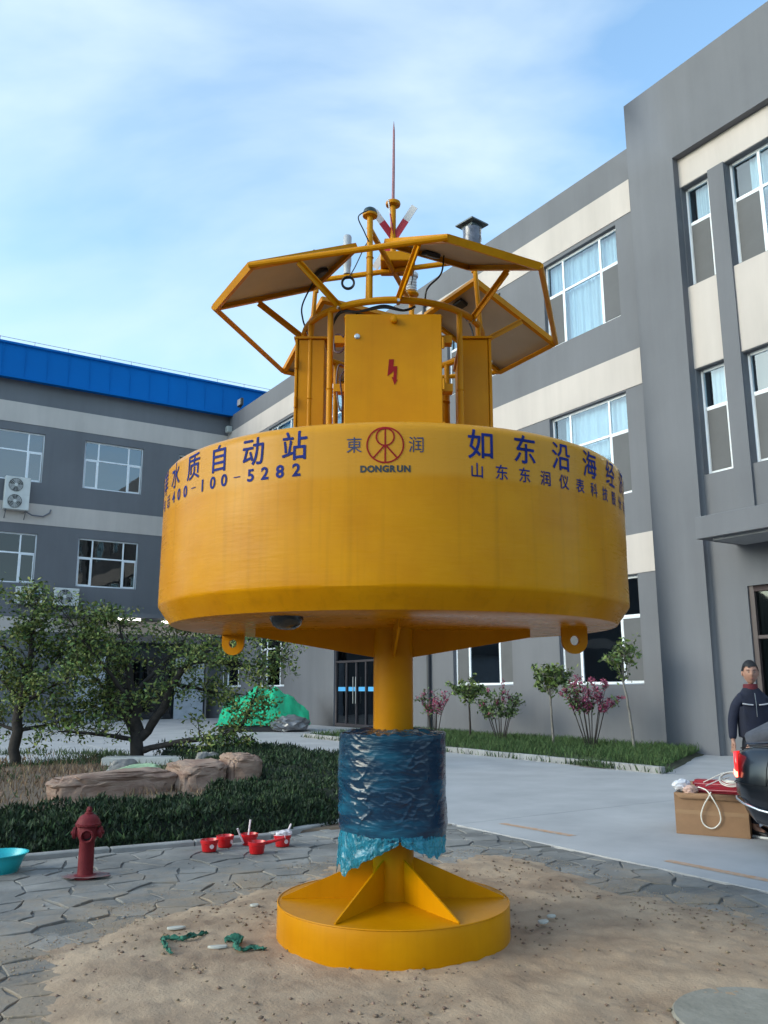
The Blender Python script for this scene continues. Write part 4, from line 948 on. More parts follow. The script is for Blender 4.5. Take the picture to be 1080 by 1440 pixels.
def cable(pts, r=.006, sub=8):
    P = [Vector(p) for p in pts]; out_ = []
    for i in range(len(P)-1):
        p0, p1, p2, p3 = P[max(i-1, 0)], P[i], P[i+1], P[min(i+2, len(P)-1)]
        for s in range(sub):
            t = s/sub; out_.append(.5*((2*p1)+(-p0+p2)*t+(2*p0-5*p1+4*p2-p3)*t*t+(-p0+3*p1-3*p2+p3)*t**3))
    out_.append(P[-1]); return MB().tube(out_, r, 6)
cable([pt_(210, .56, -.1, 4.27), pt_(210, .60, -.22, 4.12), pt_(205, .63, -.12, 3.98), pt_(200, .60, 0, 3.80), pt_(198, .58, .05, 3.6)]).build('cable', BLACK, buoy)
cable([pt_(-60, .58, .05, 4.28), pt_(-62, .62, .02, 4.12), pt_(-66, .64, -.05, 3.98), pt_(-70, .60, 0, 3.88)]).build('cable', BLACK, buoy)
cable([pt_(30, .58, .05, 4.27), pt_(20, .60, .0, 4.10), pt_(12, .60, 0, 3.86), pt_(8, .58, 0, 3.62), pt_(5, .57, .1, 3.55)]).build('cable', BLACK, buoy)
cable([pol(-104, .68, 4.50), pol(-108, .72, 4.44), pol(-106, .68, 4.36), pol(-104, .645, 4.30)], .004).build('cable', BLACK, buoy)
for k, off_ in enumerate((0, .012)):
    cable([pol(-140, .55, 3.80), pol(-125, .60, 3.87+off_), pol(-112, .60, 3.85), pol(-96, .60, 3.86+off_), pol(-84, .60, 3.84), pol(-76, .58, 3.88)], .008).build('cable', BLACK, buoy)
cable([(-.31, -.60, 3.66), (-.36, -.58, 3.68), (-.37, -.58, 3.58), (-.33, -.6, 3.56), (-.30, -.60, 3.60)], .007).build('cable', mat('maroon_cable', (.06, .02, .03), .5), buoy)
cable([(-.30, -.60, 3.46), (-.34, -.6, 3.47), (-.355, -.59, 3.36), (-.34, -.6, 3.22), (-.32, -.6, 3.17), (-.315, -.6, 3.24), (-.33, -.6, 3.38), (-.30, -.6, 3.44)], .005).build('cable', MATS['maroon_cable'], buoy)
co = MB()
for k in range(4): co.ring(.038+.003*k, .004, .004*k, 24, 5, Matrix.Translation((-.325, .06, 4.36)) @ Matrix.Rotation(PI/2+.15*k, 4, 'X'))
co.build('cable_coil', BLACK, buoy)
cable([(-.325, .06, 4.40), (-.28, .05, 4.47), (-.2, 0, 4.62), (-.15, -.05, 4.66)], .004).build('cable', BLACK, buoy)
cable([(.08, 0, 4.52), (.10, .02, 4.58), (.13, .1, 4.55), (.16, .2, 4.60), (.15, .35, 4.56), (.14, .5, 4.56)], .004).build('cable', BLACK, buoy)

# ------------------------------------------------------------------ plastic film wound round the column
wrap = thing('wrapped_drum', 'dark blue plastic film wound thick round the buoy column with a torn pale skirt below', 'wrapping', (BX, BY, 0), BRZ)
def ridged(p): n = noise.noise(p); return 1-abs(n)*2
def wrapmesh():
    n, m_ = 300, 110; V = []; F = []; z0, z1 = .605, 1.215
    for j in range(m_+1):
        z = z0+(z1-z0)*j/m_
        for k in range(n):
            a = 2*PI*k/n; x, y = math.cos(a), math.sin(a)
            r = .338+.012*noise.noise(Vector((x*1.2, y*1.2, z*2.5)))
            w1 = max(0, .35+1.3*noise.noise(Vector((x*1.7, y*1.7, z*3.1)))); q1 = ridged(Vector((x*1.7+z*2.2, y*1.7-z, z*9+2*noise.noise(Vector((x*2, y*2, z*2))))))
            r += .0062*max(0, q1)**5*w1 + .0045*max(0, ridged(Vector((x*4+z*11, y*4-z*7, z*22))))**5*w1+.0012*noise.noise(Vector((x*9, y*9, z*40)))
            r -= .012*max(0, (.06-(z-z0))/.06)
            zz = z+(.012*noise.noise(Vector((x*2.3, y*2.3, 3)))+.010*noise.noise(Vector((x*7, y*7, 3))))*(max(0, (z-z1+.08)/.08)-max(0, (z0+.08-z)/.08))
            V.append((r*x, r*y, zz))
    for j in range(m_):
        for k in range(n): k2 = (k+1) % n; F.append((j*n+k, j*n+k2, (j+1)*n+k2, (j+1)*n+k))
    b = m_*n; rings = 16; prev = b
    for q in range(1, rings+1):
        s = len(V); t = q/rings
        for k in range(n):
            a = 2*PI*k/n; x, y = math.cos(a), math.sin(a); e = V[b+k]; r0 = math.hypot(e[0], e[1]); r = r0+(.131-r0)*t
            V.append((r*x, r*y, e[2]+(.004*math.sin(t*3)+.022*t+.026*t*(1-t)*4*noise.noise(Vector((x*3, y*3, t*2)))+.012*noise.noise(Vector((x*9, y*9, t*6)))*(1-t))))
        for k in range(n): k2 = (k+1) % n; F.append((prev+k, prev+k2, s+k2, s+k))
        prev = s
    return MB().add(V, F).mesh('film', None, angle=70)
FILM = mat('dark_blue_film', (.003, .026, .062), .2, coat=.0, spec=.5, var=.001, bump=.30, bscale=13, stretch=(1, 1, 4.5), col2=(.008, .12, .21), vscale=2.2, thr=(.45, .75))
me = wrapmesh(); me.materials.clear(); me.materials.append(FILM); link('film', me, wrap)
MB().lathe([(.25, .60), (.25, .70)], 40).lathe([(.13, .64), (.32, .64)], 40).build('core_underside', BLACK, wrap)
def skirt(a0, a1, depth, nm, seed):
    n, m_ = 120, 26; V = []; F = []
    for i in range(n+1):
        t = i/n; a = R(a0+(a1-a0)*t); x, y = math.sin(a), -math.cos(a)
        dl = depth(t)*(1+.35*noise.noise(Vector((t*7, seed, 0)))+.10*noise.noise(Vector((t*23, seed, 0))))
        for j in range(m_+1):
            s = j/m_; r = .328+.030*s*max(0, 1-abs(t-.3)*2)+.011*noise.noise(Vector((x*7, y*7, s*3+seed)))*(.3+s)+.006*ridged(Vector((x*16, y*16, s*4)))*(.4+s)
            V.append((r*x, r*y, .64-(.035+dl)*s))
    for i in range(n):
        for j in range(m_): q = i*(m_+1)+j; F.append((q, q+m_+1, q+m_+2, q+1))
    return MB().add(V, F).mesh(nm, None, angle=80)
def filmthin():
    m = bpy.data.materials.new('thin_cyan_film'); m.use_nodes = True; t = m.node_tree; L = t.links.new; p = t.nodes['Principled BSDF']; o = t.nodes['Material Output']
    p.inputs['Base Color'].default_value = (.02, .22, .33, 1); p.inputs['Roughness'].default_value = .2
    tr = N(t, 'ShaderNodeBsdfTransparent'); tr.inputs[0].default_value = (.12, .55, .68, 1); ms = N(t, 'ShaderNodeMixShader')
    tc = N(t, 'ShaderNodeTexCoord'); q = N(t, 'ShaderNodeMapping'); q.inputs['Scale'].default_value = (1, 1, .5); n = N(t, 'ShaderNodeTexNoise'); n.inputs['Scale'].default_value = 26; n.inputs['Detail'].default_value = 6; n.inputs['Distortion'].default_value = .8
    L(tc.outputs['Object'], q.inputs[0]); L(q.outputs[0], n.inputs['Vector']); b = N(t, 'ShaderNodeBump'); b.inputs['Strength'].default_value = 1; b.inputs['Distance'].default_value = .01; L(n.outputs[0], b.inputs['Height']); L(b.outputs[0], p.inputs['Normal'])
    mr = N(t, 'ShaderNodeMapRange'); mr.inputs[1].default_value = .35; mr.inputs[2].default_value = .65; mr.inputs[3].default_value = .35; mr.inputs[4].default_value = .85; L(n.outputs[0], mr.inputs[0])
    L(mr.outputs[0], ms.inputs[0]); L(tr.outputs[0], ms.inputs[1]); L(p.outputs[0], ms.inputs[2]); L(ms.outputs[0], o.inputs[0]); return m
THIN = filmthin()
for a0, a1, f_, sd_ in ((-88, 6, lambda t: .17*min(1, t/.1+.3)*min(1, (1-t)/.6)+.012, 1), (8, 76, lambda t: .012+.085*min(1, t*2.2), 5), (100, 250, lambda t: .05, 9)):
    me = skirt(a0, a1, f_, 'skirt', sd_); me.materials.clear(); me.materials.append(THIN); link('skirt', me, wrap)

# ------------------------------------------------------------------ things in the yard
def view_rz(): return -YAW
# fire hydrant
HR = mat('hydrant_red', (.12, .010, .015), .6, spec=.25, col2=(.18, .02, .025), vscale=9, bump=.4, bscale=50)
hy = thing('fire_hydrant', 'old dull red fire hydrant standing on the paving in front of the hedge', 'fire hydrant', (1.93, 7.55, 0), view_rz()+.15)
MB().lathe([(.12, -.02), (.12, .012), (.085, .02), (.083, .03), (.080, .36), (.088, .38), (.105, .41), (.112, .44), (.112, .50), (.105, .515), (.135, .525), (.138, .545), (.128, .552), (.122, .575), (.10, .61), (.07, .635), (.045, .645), (.045, .66), (.03, .662), (.03, .69), (.0, .692)], 32).build('barrel', HR, hy, angle=50)
T = Matrix.Translation((.015, -.085, .43)) @ Matrix.Rotation(PI/2, 4, 'X')
nzl = MB().lathe([(.052, -.02), (.055, .03), (.070, .035), (.072, .06), (.060, .066), (.052, .06), (.050, .0)], 24, T).build('outlet', HR, hy)
MB().lathe([(0, .012), (.051, .012)], 24, T).build('outlet_hole', BLACK, nzl)
for sgn in (-1, 1):
    T = Matrix.Translation((sgn*.09, 0, .45)) @ Matrix.Rotation(sgn*PI/2, 4, 'Y')
    MB().lathe([(.045, 0), (.048, .03), (.062, .032), (.064, .06), (.05, .066), (.018, .068), (.018, .085), (0, .086)], 20, T).build('side_cap', HR, hy)
for k in range(8): a = k*PI/4; MB().box((.128*math.cos(a), .128*math.sin(a), .535), (.018, .018, .036), None, a).build('flange_bolt', HR, hy)
MB().lathe([(0, 0), (.034, 0), (.02, .03), (0, .032)], 5, Matrix.Translation((0, 0, .69))).build('operating_nut', HR, hy)
sp_m = MB(); q = random.Random(3); P = [(.27*q.uniform(.65, 1.1)*math.cos(t*2*PI/26), .20*q.uniform(.65, 1.1)*math.sin(t*2*PI/26)) for t in range(26)]
o = MB().prism(P, 0, .003).build('paint_spill', mat('red_spill', (.20, .06, .065), .8, col2=(.15, .12, .12), vscale=9, thr=(.35, .6)), hy); o.location = (.03, .0, .008)
# turquoise basin
bs = thing('wash_basin', 'turquoise plastic wash basin on the paving at the left edge', 'basin', (1.36, 8.08, 0))
TQ = mat('turquoise_plastic', (.015, .42, .47), .35)
MB().lathe([(0, .006), (.135, .006), (.15, .014), (.185, .10), (.208, .145), (.222, .150), (.224, .157), (.206, .158), (.18, .11), (.145, .02), (0, .014)], 40).build('bowl', TQ, bs, angle=50)
MB().ring(.138, .006, .006, 40, 6).build('foot_ring', TQ, bs)
# red water dippers
RP = mat('red_plastic', (.55, .008, .012), .3, coat=.3); LB = mat('pale_label', (.75, .55, .55), .5); WHB = mat('milky_plastic', (.7, .58, .6), .35)
def dipper(loc, rz, label, r=.085, h=.105, tilt=0, handle=True, sticker=0):
    d = thing('water_dipper', label, 'dipper', loc, rz, 'red plastic water dippers by the kerb'); d.rotation_euler.x = tilt
    MB().lathe([(0, .003), (r*.74, .003), (r*.78, .008), (r*.9, h*.72), (r*.98, h*.75), (r, h), (r*.97, h+.002), (r*.88, h*.76), (r*.72, .01), (0, .008)], 32).build('bowl', RP, d, angle=45)
    if handle:
        hd_ = MB().tube([(r*.95, 0, h*.85), (r+.06, 0, h*.95), (r+.13, 0, h*1.12), (r+.17, 0, h*1.25)], [.017, .014, .015, .018], 10).build('handle', RP, d)
        MB().lathe([(0, 0), (.019, .001), (.019, .006), (0, .007)], 14, Matrix.Translation((r+.17, 0, h*1.25)) @ Matrix.Rotation(PI/2-.3, 4, 'Y')).build('end_cap', WHB, hd_)
    if sticker is not None:
        c, s_ = math.cos(sticker), math.sin(sticker)
        T = Matrix.Translation((c*r*.905, s_*r*.905, h*.5)) @ Matrix.Rotation(sticker, 4, 'Z') @ Matrix.Rotation(PI/2-.12, 4, 'Y')
        MB().lathe([(0, .001), (.020, .001), (.020, .003), (0, .003)], 16, T).build('sticker', LB, d)
    return d
hy.scale = (.75, .75, .75)
vr = view_rz()
dipper((3.17, 8.00, .0), vr+2.5, 'leftmost red dipper, with a round pale label on its front', sticker=-PI/2-2.5+.5, handle=False)
dipper((3.38, 8.13, .0), vr+.2, 'second red dipper from the left, behind the one with the round label', sticker=-PI/2+.9, handle=False)
d3 = dipper((3.62, 8.10, .0), vr+2.9, 'red dipper with a milky stick in it, behind the front one of the right cluster', sticker=None, handle=False)
dipper((3.50, 7.66, .0), vr+.25, 'front red dipper of the right cluster, its handle pointing right and up', sticker=None)
d5 = dipper((3.86, 7.86, .0), vr+2.6, 'rightmost red dipper, filled with clear plastic wrappers', sticker=-PI/2-2.0, handle=False)
for k, (p, q) in enumerate((((3.60, 8.10, .02), (3.64, 8.13, .23)), ((3.86, 7.86, .02), (3.97, 7.90, .19)), ((3.54, 8.06, .03), (3.47, 8.05, .17)))):
    o = MB().tube([p, q], .010, 8).build('milky_stick', WHB, None); tag(o, ('milky stick upright in the dipper of the middle cluster', 'milky stick leaning right in the rightmost dipper', 'short milky stick leaning left out of the cluster')[k], 'stick')
bm = bmesh.new(); bmesh.ops.create_icosphere(bm, subdivisions=3, radius=1)
for v in bm.verts: p = v.co; f = 1+.35*noise.noise(p*2.1)+.2*noise.noise(p*6); v.co = Vector((p.x*f*.085, p.y*f*.05, p.z*f*.035))
me = bpy.data.meshes.new('wrapper'); bm.to_mesh(me); bm.free(); me.materials.append(mat('clear_wrapper', (.7, .62, .64), .2, coat=.5)); o = link('plastic_wrapper', me); o.location = (3.87, 7.85, .115)
tag(o, 'crumpled clear wrapper lying in the rightmost red dipper', 'wrapper')

# green tarpaulin over a heap by the far wall
tp = thing('covered_heap', 'heap under a bright green tarpaulin by the office wall beyond the tree', 'tarpaulin', (13.25, 28.6, 0), view_rz())
def tarp():
    n, m_ = 70, 40; V = []; F = []; q = random.Random(4)
    pk = [(-1.05, .3, 1.25), (-.3, 0, 1.50), (.35, -.1, 1.48), (.85, .1, 1.15), (-1.3, -.2, .75), (1.35, .0, .75)]
    for i in range(n+1):
        for j in range(m_+1):
            x, y = -1.6+3.2*i/n, -.9+1.8*j/m_
            z = sum(max(0, p[2]-1.0*abs(x-p[0])**1.25-.95*abs(y-p[1])**1.15)**5 for p in pk)**.2
            ed = min(1, (1.6-abs(x))/.12, (.9-abs(y))/.12); z = max(z, .25*max(0, ed)+.12)+.05*ridged(Vector((x*2.1, y*2.1, 1)))+.03*ridged(Vector((x*5, y*4, 4)))
            if ed <= 0: z = .22+.05*nz2(x, y, 3)
            V.append((x*(1+.05*nz2(x, y, 2)), y, max(.1, z)))
    for i in range(n):
        for j in range(m_): a = i*(m_+1)+j; F.append((a, a+m_+1, a+m_+2, a+1))
    return MB().add(V, F)
tarp().build('tarpaulin', mat('green_tarpaulin', (.004, .42, .20), .45, var=.12, vscale=2, bump=.5, bscale=6), tp, angle=25)
MB().b2((-1.5, -.8, 0), (1.45, .8, .22)).build('dark_pallet', mat('dark_pallet', (.03, .03, .032), .8), tp, bevel=.03)
bm = bmesh.new(); bmesh.ops.create_icosphere(bm, subdivisions=4, radius=1)
for v in bm.verts: p = v.co; f = 1+.25*ridged(p*1.7)+.12*noise.noise(p*5); v.co = Vector((p.x*f*.62, p.y*f*.4, p.z*f*.26))
me = bpy.data.meshes.new('foil'); bm.to_mesh(me); bm.free(); me.materials.append(mat('grey_foil', (.18, .18, .19), .35, metal=.4, bump=1, bscale=9)); me.shade_smooth(); me.set_sharp_from_angle(angle=R(20)); o = link('foil_sheet', me, tp); o.location = (.98, -.72, .26)

# cardboard box with red cases, bags and white cable
CB = mat('cardboard', (.27, .155, .085), .85, var=.12, vscale=5, bump=.15, bscale=30)
crz = math.atan2(-.64, .33)
bx = thing('cardboard_box', 'large brown cardboard box standing behind the dark car', 'box', (7.99, 6.03, 0), crz)
ob = MB(); W2, D2, H2 = .36, .25, .41
for lo, hi in (((-W2, -D2, .0), (W2, -D2+.008, H2)), ((-W2, D2-.008, 0), (W2, D2, H2)), ((-W2, -D2+.009, 0), (-W2+.008, D2-.009, H2)), ((W2-.008, -D2+.009, 0), (W2, D2-.009, H2)), ((-W2+.01, -D2+.01, .002), (W2-.01, D2-.01, .012))): ob.b2(lo, hi)
ob.build('walls', CB, bx, bevel=.003)
MB().b2((-W2+.002, -D2-.0025, .20), (W2-.002, -D2-.0005, .245)).build('packing_tape', mat('packing_tape', (.33, .20, .11), .25, coat=.4), bx)
MB().add([(-W2, -D2, H2), (W2, -D2, H2), (W2-.05, -D2-.02, H2-.06), (.1, -D2-.028, H2-.05), (-W2+.06, -D2-.02, H2-.055)], [(0, 1, 2, 3, 4)]).build('flap', CB, bx).modifiers.new('t', 'SOLIDIFY').thickness = .005
MB().add([(-W2, D2, H2), (W2, D2, H2), (W2, D2+.16, H2+.08), (-W2, D2+.16, H2+.05)], [(0, 1, 2, 3)]).build('flap', CB, bx).modifiers.new('t', 'SOLIDIFY').thickness = .005
def inbox(name, label, cat, group=None): return thing(name, label, cat, bx.location, crz, group)
RC = mat('red_case_plastic', (.33, .012, .03), .4)
for k, (x, y, z, a, lab) in enumerate(((.08, -.02, .435, .06, 'lower red case lying across the cardboard box'), (.05, .09, .485, -.05, 'upper red case lying on the other one in the cardboard box'))):
    c = inbox('red_case', lab, 'case', 'red cases on the cardboard box'); T = Matrix.Rotation(a, 4, 'Z')
    MB().b2((x-.27, y-.08, z-.035), (x+.30, y+.08, z+.035), T).build('shell', RC, c, bevel=.02, seg=2)
    MB().b2((x-.25, y-.083, z-.004), (x+.28, y+.083, z+.004), T).build('seam', mat('pink_seam', (.6, .25, .28), .4), c)
for k, (x, y, z, s_, col, lab) in enumerate(((-.30, -.12, .47, .10, (.75, .75, .78), 'white plastic bag at the left corner of the cardboard box'), (-.20, -.17, .43, .085, (.62, .40, .32), 'peach coloured cloth bundle at the front of the cardboard box'))):
    bm = bmesh.new(); bmesh.ops.create_icosphere(bm, subdivisions=3, radius=1)
    for v in bm.verts: p = v.co; f = 1+.3*ridged(p*1.9+Vector((k, 0, 0)))*.6+.25*noise.noise(p*4); v.co = Vector((p.x*f*s_, p.y*f*s_*.7, p.z*f*s_*.6))
    me = bpy.data.meshes.new('bag'); bm.to_mesh(me); bm.free(); me.materials.append(mat('bag_%d' % k, col, .5)); me.shade_smooth(); me.set_sharp_from_angle(angle=R(30))
    o = link('plastic_bag' if k == 0 else 'cloth_bundle', me); o.location = Vector(bx.location)+Matrix.Rotation(crz, 3, 'Z') @ Vector((x, y, z)); tag(o, lab, 'bag' if k == 0 else 'bundle')
wc = inbox('white_cable', 'coiled white cable on the red cases with one loop hanging down the box front', 'cable')
WC = mat('white_cable_skin', (.80, .76, .68), .4)
cm2 = MB(); q = random.Random(2)
for k in range(6): cm2.ring(.11+.012*q.random(), .0055, .53+.006*k, 36, 5, Matrix.Translation((.22, -.02, 0)) @ Matrix.Rotation(.25+.06*k, 4, 'X') @ Matrix.Translation((0, .12, .03)))
P = [(.15, -.10, .50), (.02, -.23, .46), (-.02, -.285, .40), (.02, -.29, .33)]
def loop_():
    pts = [(-.12, -.20, .47), (-.03, -.26, .45), (.03, -.295, .38), (.085, -.285, .26), (.09, -.275, .16), (.04, -.272, .095), (-.02, -.272, .08), (-.08, -.273, .12), (-.095, -.28, .20), (-.06, -.29, .30), (-.01, -.298, .38), (.02, -.27, .44)]
    out_ = []; Pv = [Vector(p) for p in pts]
    for i in range(len(Pv)-1):
        p0, p1, p2, p3 = Pv[max(i-1, 0)], Pv[i], Pv[i+1], Pv[min(i+2, len(Pv)-1)]
        for s in range(6): t = s/6; out_.append(.5*((2*p1)+(-p0+p2)*t+(2*p0-5*p1+4*p2-p3)*t*t+(-p0+3*p1-3*p2+p3)*t**3))
    return out_
cm2.tube(loop_(), .0065, 7); cm2.tube([(-.1, .0, .50), (.0, .02, .55), (.1, .1, .60)], .006, 6); cm2.tube([(-.05, -.14, .48), (.06, -.02, .53), (.16, .04, .56)], .006, 6)
cm2.build('cable_run', WC, wc)

# ------------------------------------------------------------------ dark car, rear towards the box
car = thing('parked_car', 'dark blue-black car with a lit red tail light, cut off by the right edge', 'car', (8.19, 5.36, 0), -PI/2)
CP = mat('dark_car_paint', (.004, .006, .011), .25, coat=.6, spec=.4)
def carbody():
    xs = [0, .02, .06, .13, .25, .45, .8, 1.2, 1.8, 2.4, 3.0, 3.5, 3.9, 4.2, 4.4, 4.52, 4.58]; V = []; F = []; ring_ = []
    for x in xs:
        er = max(0, 1-x/.34); ef = max(0, 1-(4.58-x)/.8)
        wd = .90-.15*er**2.4-.28*ef**2.2; zb = .21+.26*er**2.2+.08*ef**2; zt = .94-.06*er**2-.26*ef**1.5-.03*max(0, (x-3.2))
        xo = -.0
        prof = [(0, zb), (wd*.80, zb), (wd*.93, zb+.04), (wd*.985, zb+.14), (wd, .5), (wd*.995, .62), (wd*.97, .76), (wd*.93, zt-.04), (wd*.88, zt), (wd*.5, zt+.03), (0, zt+.035)]
        row = [(-y, z) for y, z in prof]+[(y, z) for y, z in prof[-2::-1]]; ring_.append(len(V)); V += [(x, y, z) for y, z in row]
    k = len(row)
    for i in range(len(xs)-1):
        for j in range(k-1): a = i*k+j; F.append((a, a+k, a+k+1, a+1))
    F.append(tuple(range(k))); F.append(tuple(range((len(xs)-1)*k+k-1, (len(xs)-1)*k-1, -1)))
    return MB().add(V, F)
carbody().build('body', CP, car, angle=50)
def cabin(mb, o_=0):
    V = []; st = [(.55, .90, .74), (1.25, 1.38, .62), (1.6, 1.44, .60), (2.4, 1.44, .60), (2.7, 1.38, .62), (3.45, .93, .74)]
    for x, z, wd in st: V += [(x, -.80, .90), (x, -wd-o_, z+o_), (x, wd+o_, z+o_), (x, .80, .90)]
    F = []
    for i in range(len(st)-1):
        for j in range(3): a = i*4+j; F.append((a, a+4, a+5, a+1))
    return mb.add(V, F)
cabin(MB()).build('glasshouse', mat('car_window', (.012, .018, .022), .05, coat=1), car, angle=20)
rf = MB().add([(1.3, -.60, 1.40), (2.65, -.60, 1.40), (2.65, .60, 1.40), (1.3, .60, 1.40), (1.35, -.5, 1.462), (2.6, -.5, 1.462), (2.6, .5, 1.462), (1.35, .5, 1.462)], [(4, 5, 6, 7), (0, 1, 5, 4), (1, 2, 6, 5), (2, 3, 7, 6), (3, 0, 4, 7)]).build('roof', CP, car, angle=60)
for s_ in (-1, 1):
    for x in (.62, 2.0, 3.38): pass
    MB().bar((.60, s_*.775, .92), (1.3, s_*.625, 1.41), .05, .03).bar((1.3, s_*.625, 1.41), (2.68, s_*.625, 1.41), .04, .03).bar((2.68, s_*.625, 1.41), (3.42, s_*.76, .93), .04, .03).bar((2.0, s_*.765, .92), (2.0, s_*.63, 1.41), .06, .02).build('window_pillar', CP, car)
    for x in (.92, 3.62):
        T = Matrix.Translation((x, s_*.80, .32)) @ Matrix.Rotation(PI/2, 4, 'X')
        wl = MB().lathe([(.20, -.10), (.30, -.11), (.32, -.09), (.32, .09), (.30, .11), (.20, .10)], 36, T).build('wheel', BLACK, car)
        MB().lathe([(0, -.085*s_*-1 if 0 else -.088), (.21, -.095), (.21, .095), (0, .088)], 30, T).build('rim', mat('alloy', (.4, .4, .42), .3, metal=.9), wl)
    # tail light wrapping the rear corner
    tl = MB(); V = []
    for x, y in ((-.004, .66), (.0, .735), (.04, .795), (.09, .838)): V += [(x-.006, s_*(y+.010), .655), (x-.006, s_*(y+.004), .885)]
    tl.add(V, [(2*i, 2*i+2, 2*i+3, 2*i+1) for i in range(3)]); t_ = tl.build('tail_light', mat('lit_tail_light', (.55, .01, .01), .2, emit=(1, .03, .03), estr=1.1, coat=1), car); t_.modifiers.new('t', 'SOLIDIFY').thickness = .02
    MB().bar((.03, s_*.79, .70), (.09, s_*.85, .68), .02, .05).build('lamp_glow', mat('bright_lamp', (1, .3, .2), .3, emit=(1, .25, .15), estr=4), t_)
    MB().tube([(-.004, s_*.60, .47), (.0, s_*.755, .468), (.06, s_*.83, .455), (.16, s_*.885, .43), (.34, s_*.908, .39), (.6, s_*.91, .36)], .011, 8).build('bumper_strip', mat('bright_trim', (.6, .6, .62), .25, metal=.8), car)
    MB().b2((1.2, s_*.90-.006, .60), (1.205, s_*.90+.006, .9)).build('door_seam', BLACK, car)
SEAM = mat('panel_gap', (.001, .001, .0015), .9)
MB().tube([(-.002, -.60, .615), (.0, -.745, .613), (.035, -.815, .610), (.10, -.873, .608), (.20, -.900, .606), (.42, -.902, .604)], .004, 5).tube([(.42, -.902, .604), (.44, -.897, .76), (.47, -.87, .89)], .004, 5).build('bumper_gap', SEAM, car)
MB().tube([(.0, -.55, .895), (.05, -.70, .915), (.20, -.775, .945), (.50, -.79, .955)], .0045, 5).build('boot_lid_gap', SEAM, car)
MB().bar((.10, -.62, .955), (.10, .62, .955), .10, .012).build('boot_lip', mat('boot_lip_sky_tint', (.02, .035, .07), .3, coat=.5), car, bevel=.004)  # bluish colour paints the sky's reflection onto the top of the boot
MB().b2((-.025, -.40, .55), (-.005, .40, .68)).build('number_plate_recess', BLACK, car)

# ------------------------------------------------------------------ people
SKIN = mat('skin', (.38, .20, .14), .55); HAIR = mat('black_hair', (.008, .007, .007), .6); NAVY = mat('navy_work_jacket', (.010, .013, .030), .85, var=.3, vscale=9, bump=.5, bscale=14)
DENIM = mat('dark_trousers', (.014, .015, .022), .9, var=.2, vscale=9); GJK = mat('grey_jacket', (.075, .08, .10), .8, var=.25, vscale=7, bump=.7, bscale=11)
def skinmesh(name, verts, edges, m, parent=None, sub=2, root=0):
    me = bpy.data.meshes.new(name); me.from_pydata([v[:3] for v in verts], edges, []); o = bpy.data.objects.new(name, me); COL.objects.link(o)
    sk_ = o.modifiers.new('s', 'SKIN'); sk_.use_smooth_shade = True; o.modifiers.new('u', 'SUBSURF').levels = sub
    for i, v in enumerate(verts): d = me.skin_vertices[0].data[i]; r = v[3]; d.radius = r if isinstance(r, tuple) else (r, r); d.use_root = (i == root)
    bpy.context.view_layer.update(); m2 = bpy.data.meshes.new_from_object(o.evaluated_get(bpy.context.evaluated_depsgraph_get()))
    bpy.data.objects.remove(o); m2.name = name; m2.materials.clear(); m2.materials.append(m); m2.shade_smooth(); return m2
def headmesh(T):
    """skull with brow, nose, lips, chin and ears, facing -y; about .235 high"""
    bm = bmesh.new(); bmesh.ops.create_uvsphere(bm, u_segments=36, v_segments=28, radius=1)
    for v in bm.verts:
        x, y, z = v.co; X, Y, Z = x*.076, y*.094, z*.118
        if z < 0: X *= 1-.30*(-z)**1.6; Y *= 1-.12*(-z)
        if y < 0:
            f = max(0, -y)**2
            Y += .010*f*(1-abs(x))*(1 if z < -.5 else 0)*0
            Y -= .020*math.exp(-((x/.13)**2+((z+.12)/.18)**2))            # nose tip
            Y -= .010*math.exp(-((x/.09)**2+((z-.10)/.2)**2))             # nose bridge
            Y += .011*(math.exp(-(((x-.42)/.2)**2+((z-.10)/.13)**2))+math.exp(-(((x+.42)/.2)**2+((z-.10)/.13)**2)))  # eye sockets
            Y -= .006*math.exp(-((z-.28)/.1)**2)*f                         # brow
            Y -= .007*math.exp(-((x/.24)**2+((z+.48)/.09)**2))            # lips
            Y -= .010*math.exp(-((x/.3)**2+((z+.83)/.14)**2))             # chin
        v.co = (X, Y, Z)
    for s_ in (-1, 1):
        r = bmesh.ops.create_icosphere(bm, subdivisions=2, radius=1); 
        for v in r['verts']: v.co = (s_*.077+v.co.x*.009, .008+v.co.y*.019, -.006+v.co.z*.032)
    bmesh.ops.transform(bm, matrix=T, verts=bm.verts); return bm
def make_body(name, verts, edges, T, parent):
    m2 = skinmesh(name, verts, edges, SKIN); bm = headmesh(T); tmp = bpy.data.meshes.new('t'); bm.to_mesh(tmp); bm.free()
    bm = bmesh.new(); bm.from_mesh(m2); bm.from_mesh(tmp); bm.to_mesh(m2); bm.free(); bpy.data.meshes.remove(tmp); m2.shade_smooth()
    return link('body', m2, parent)
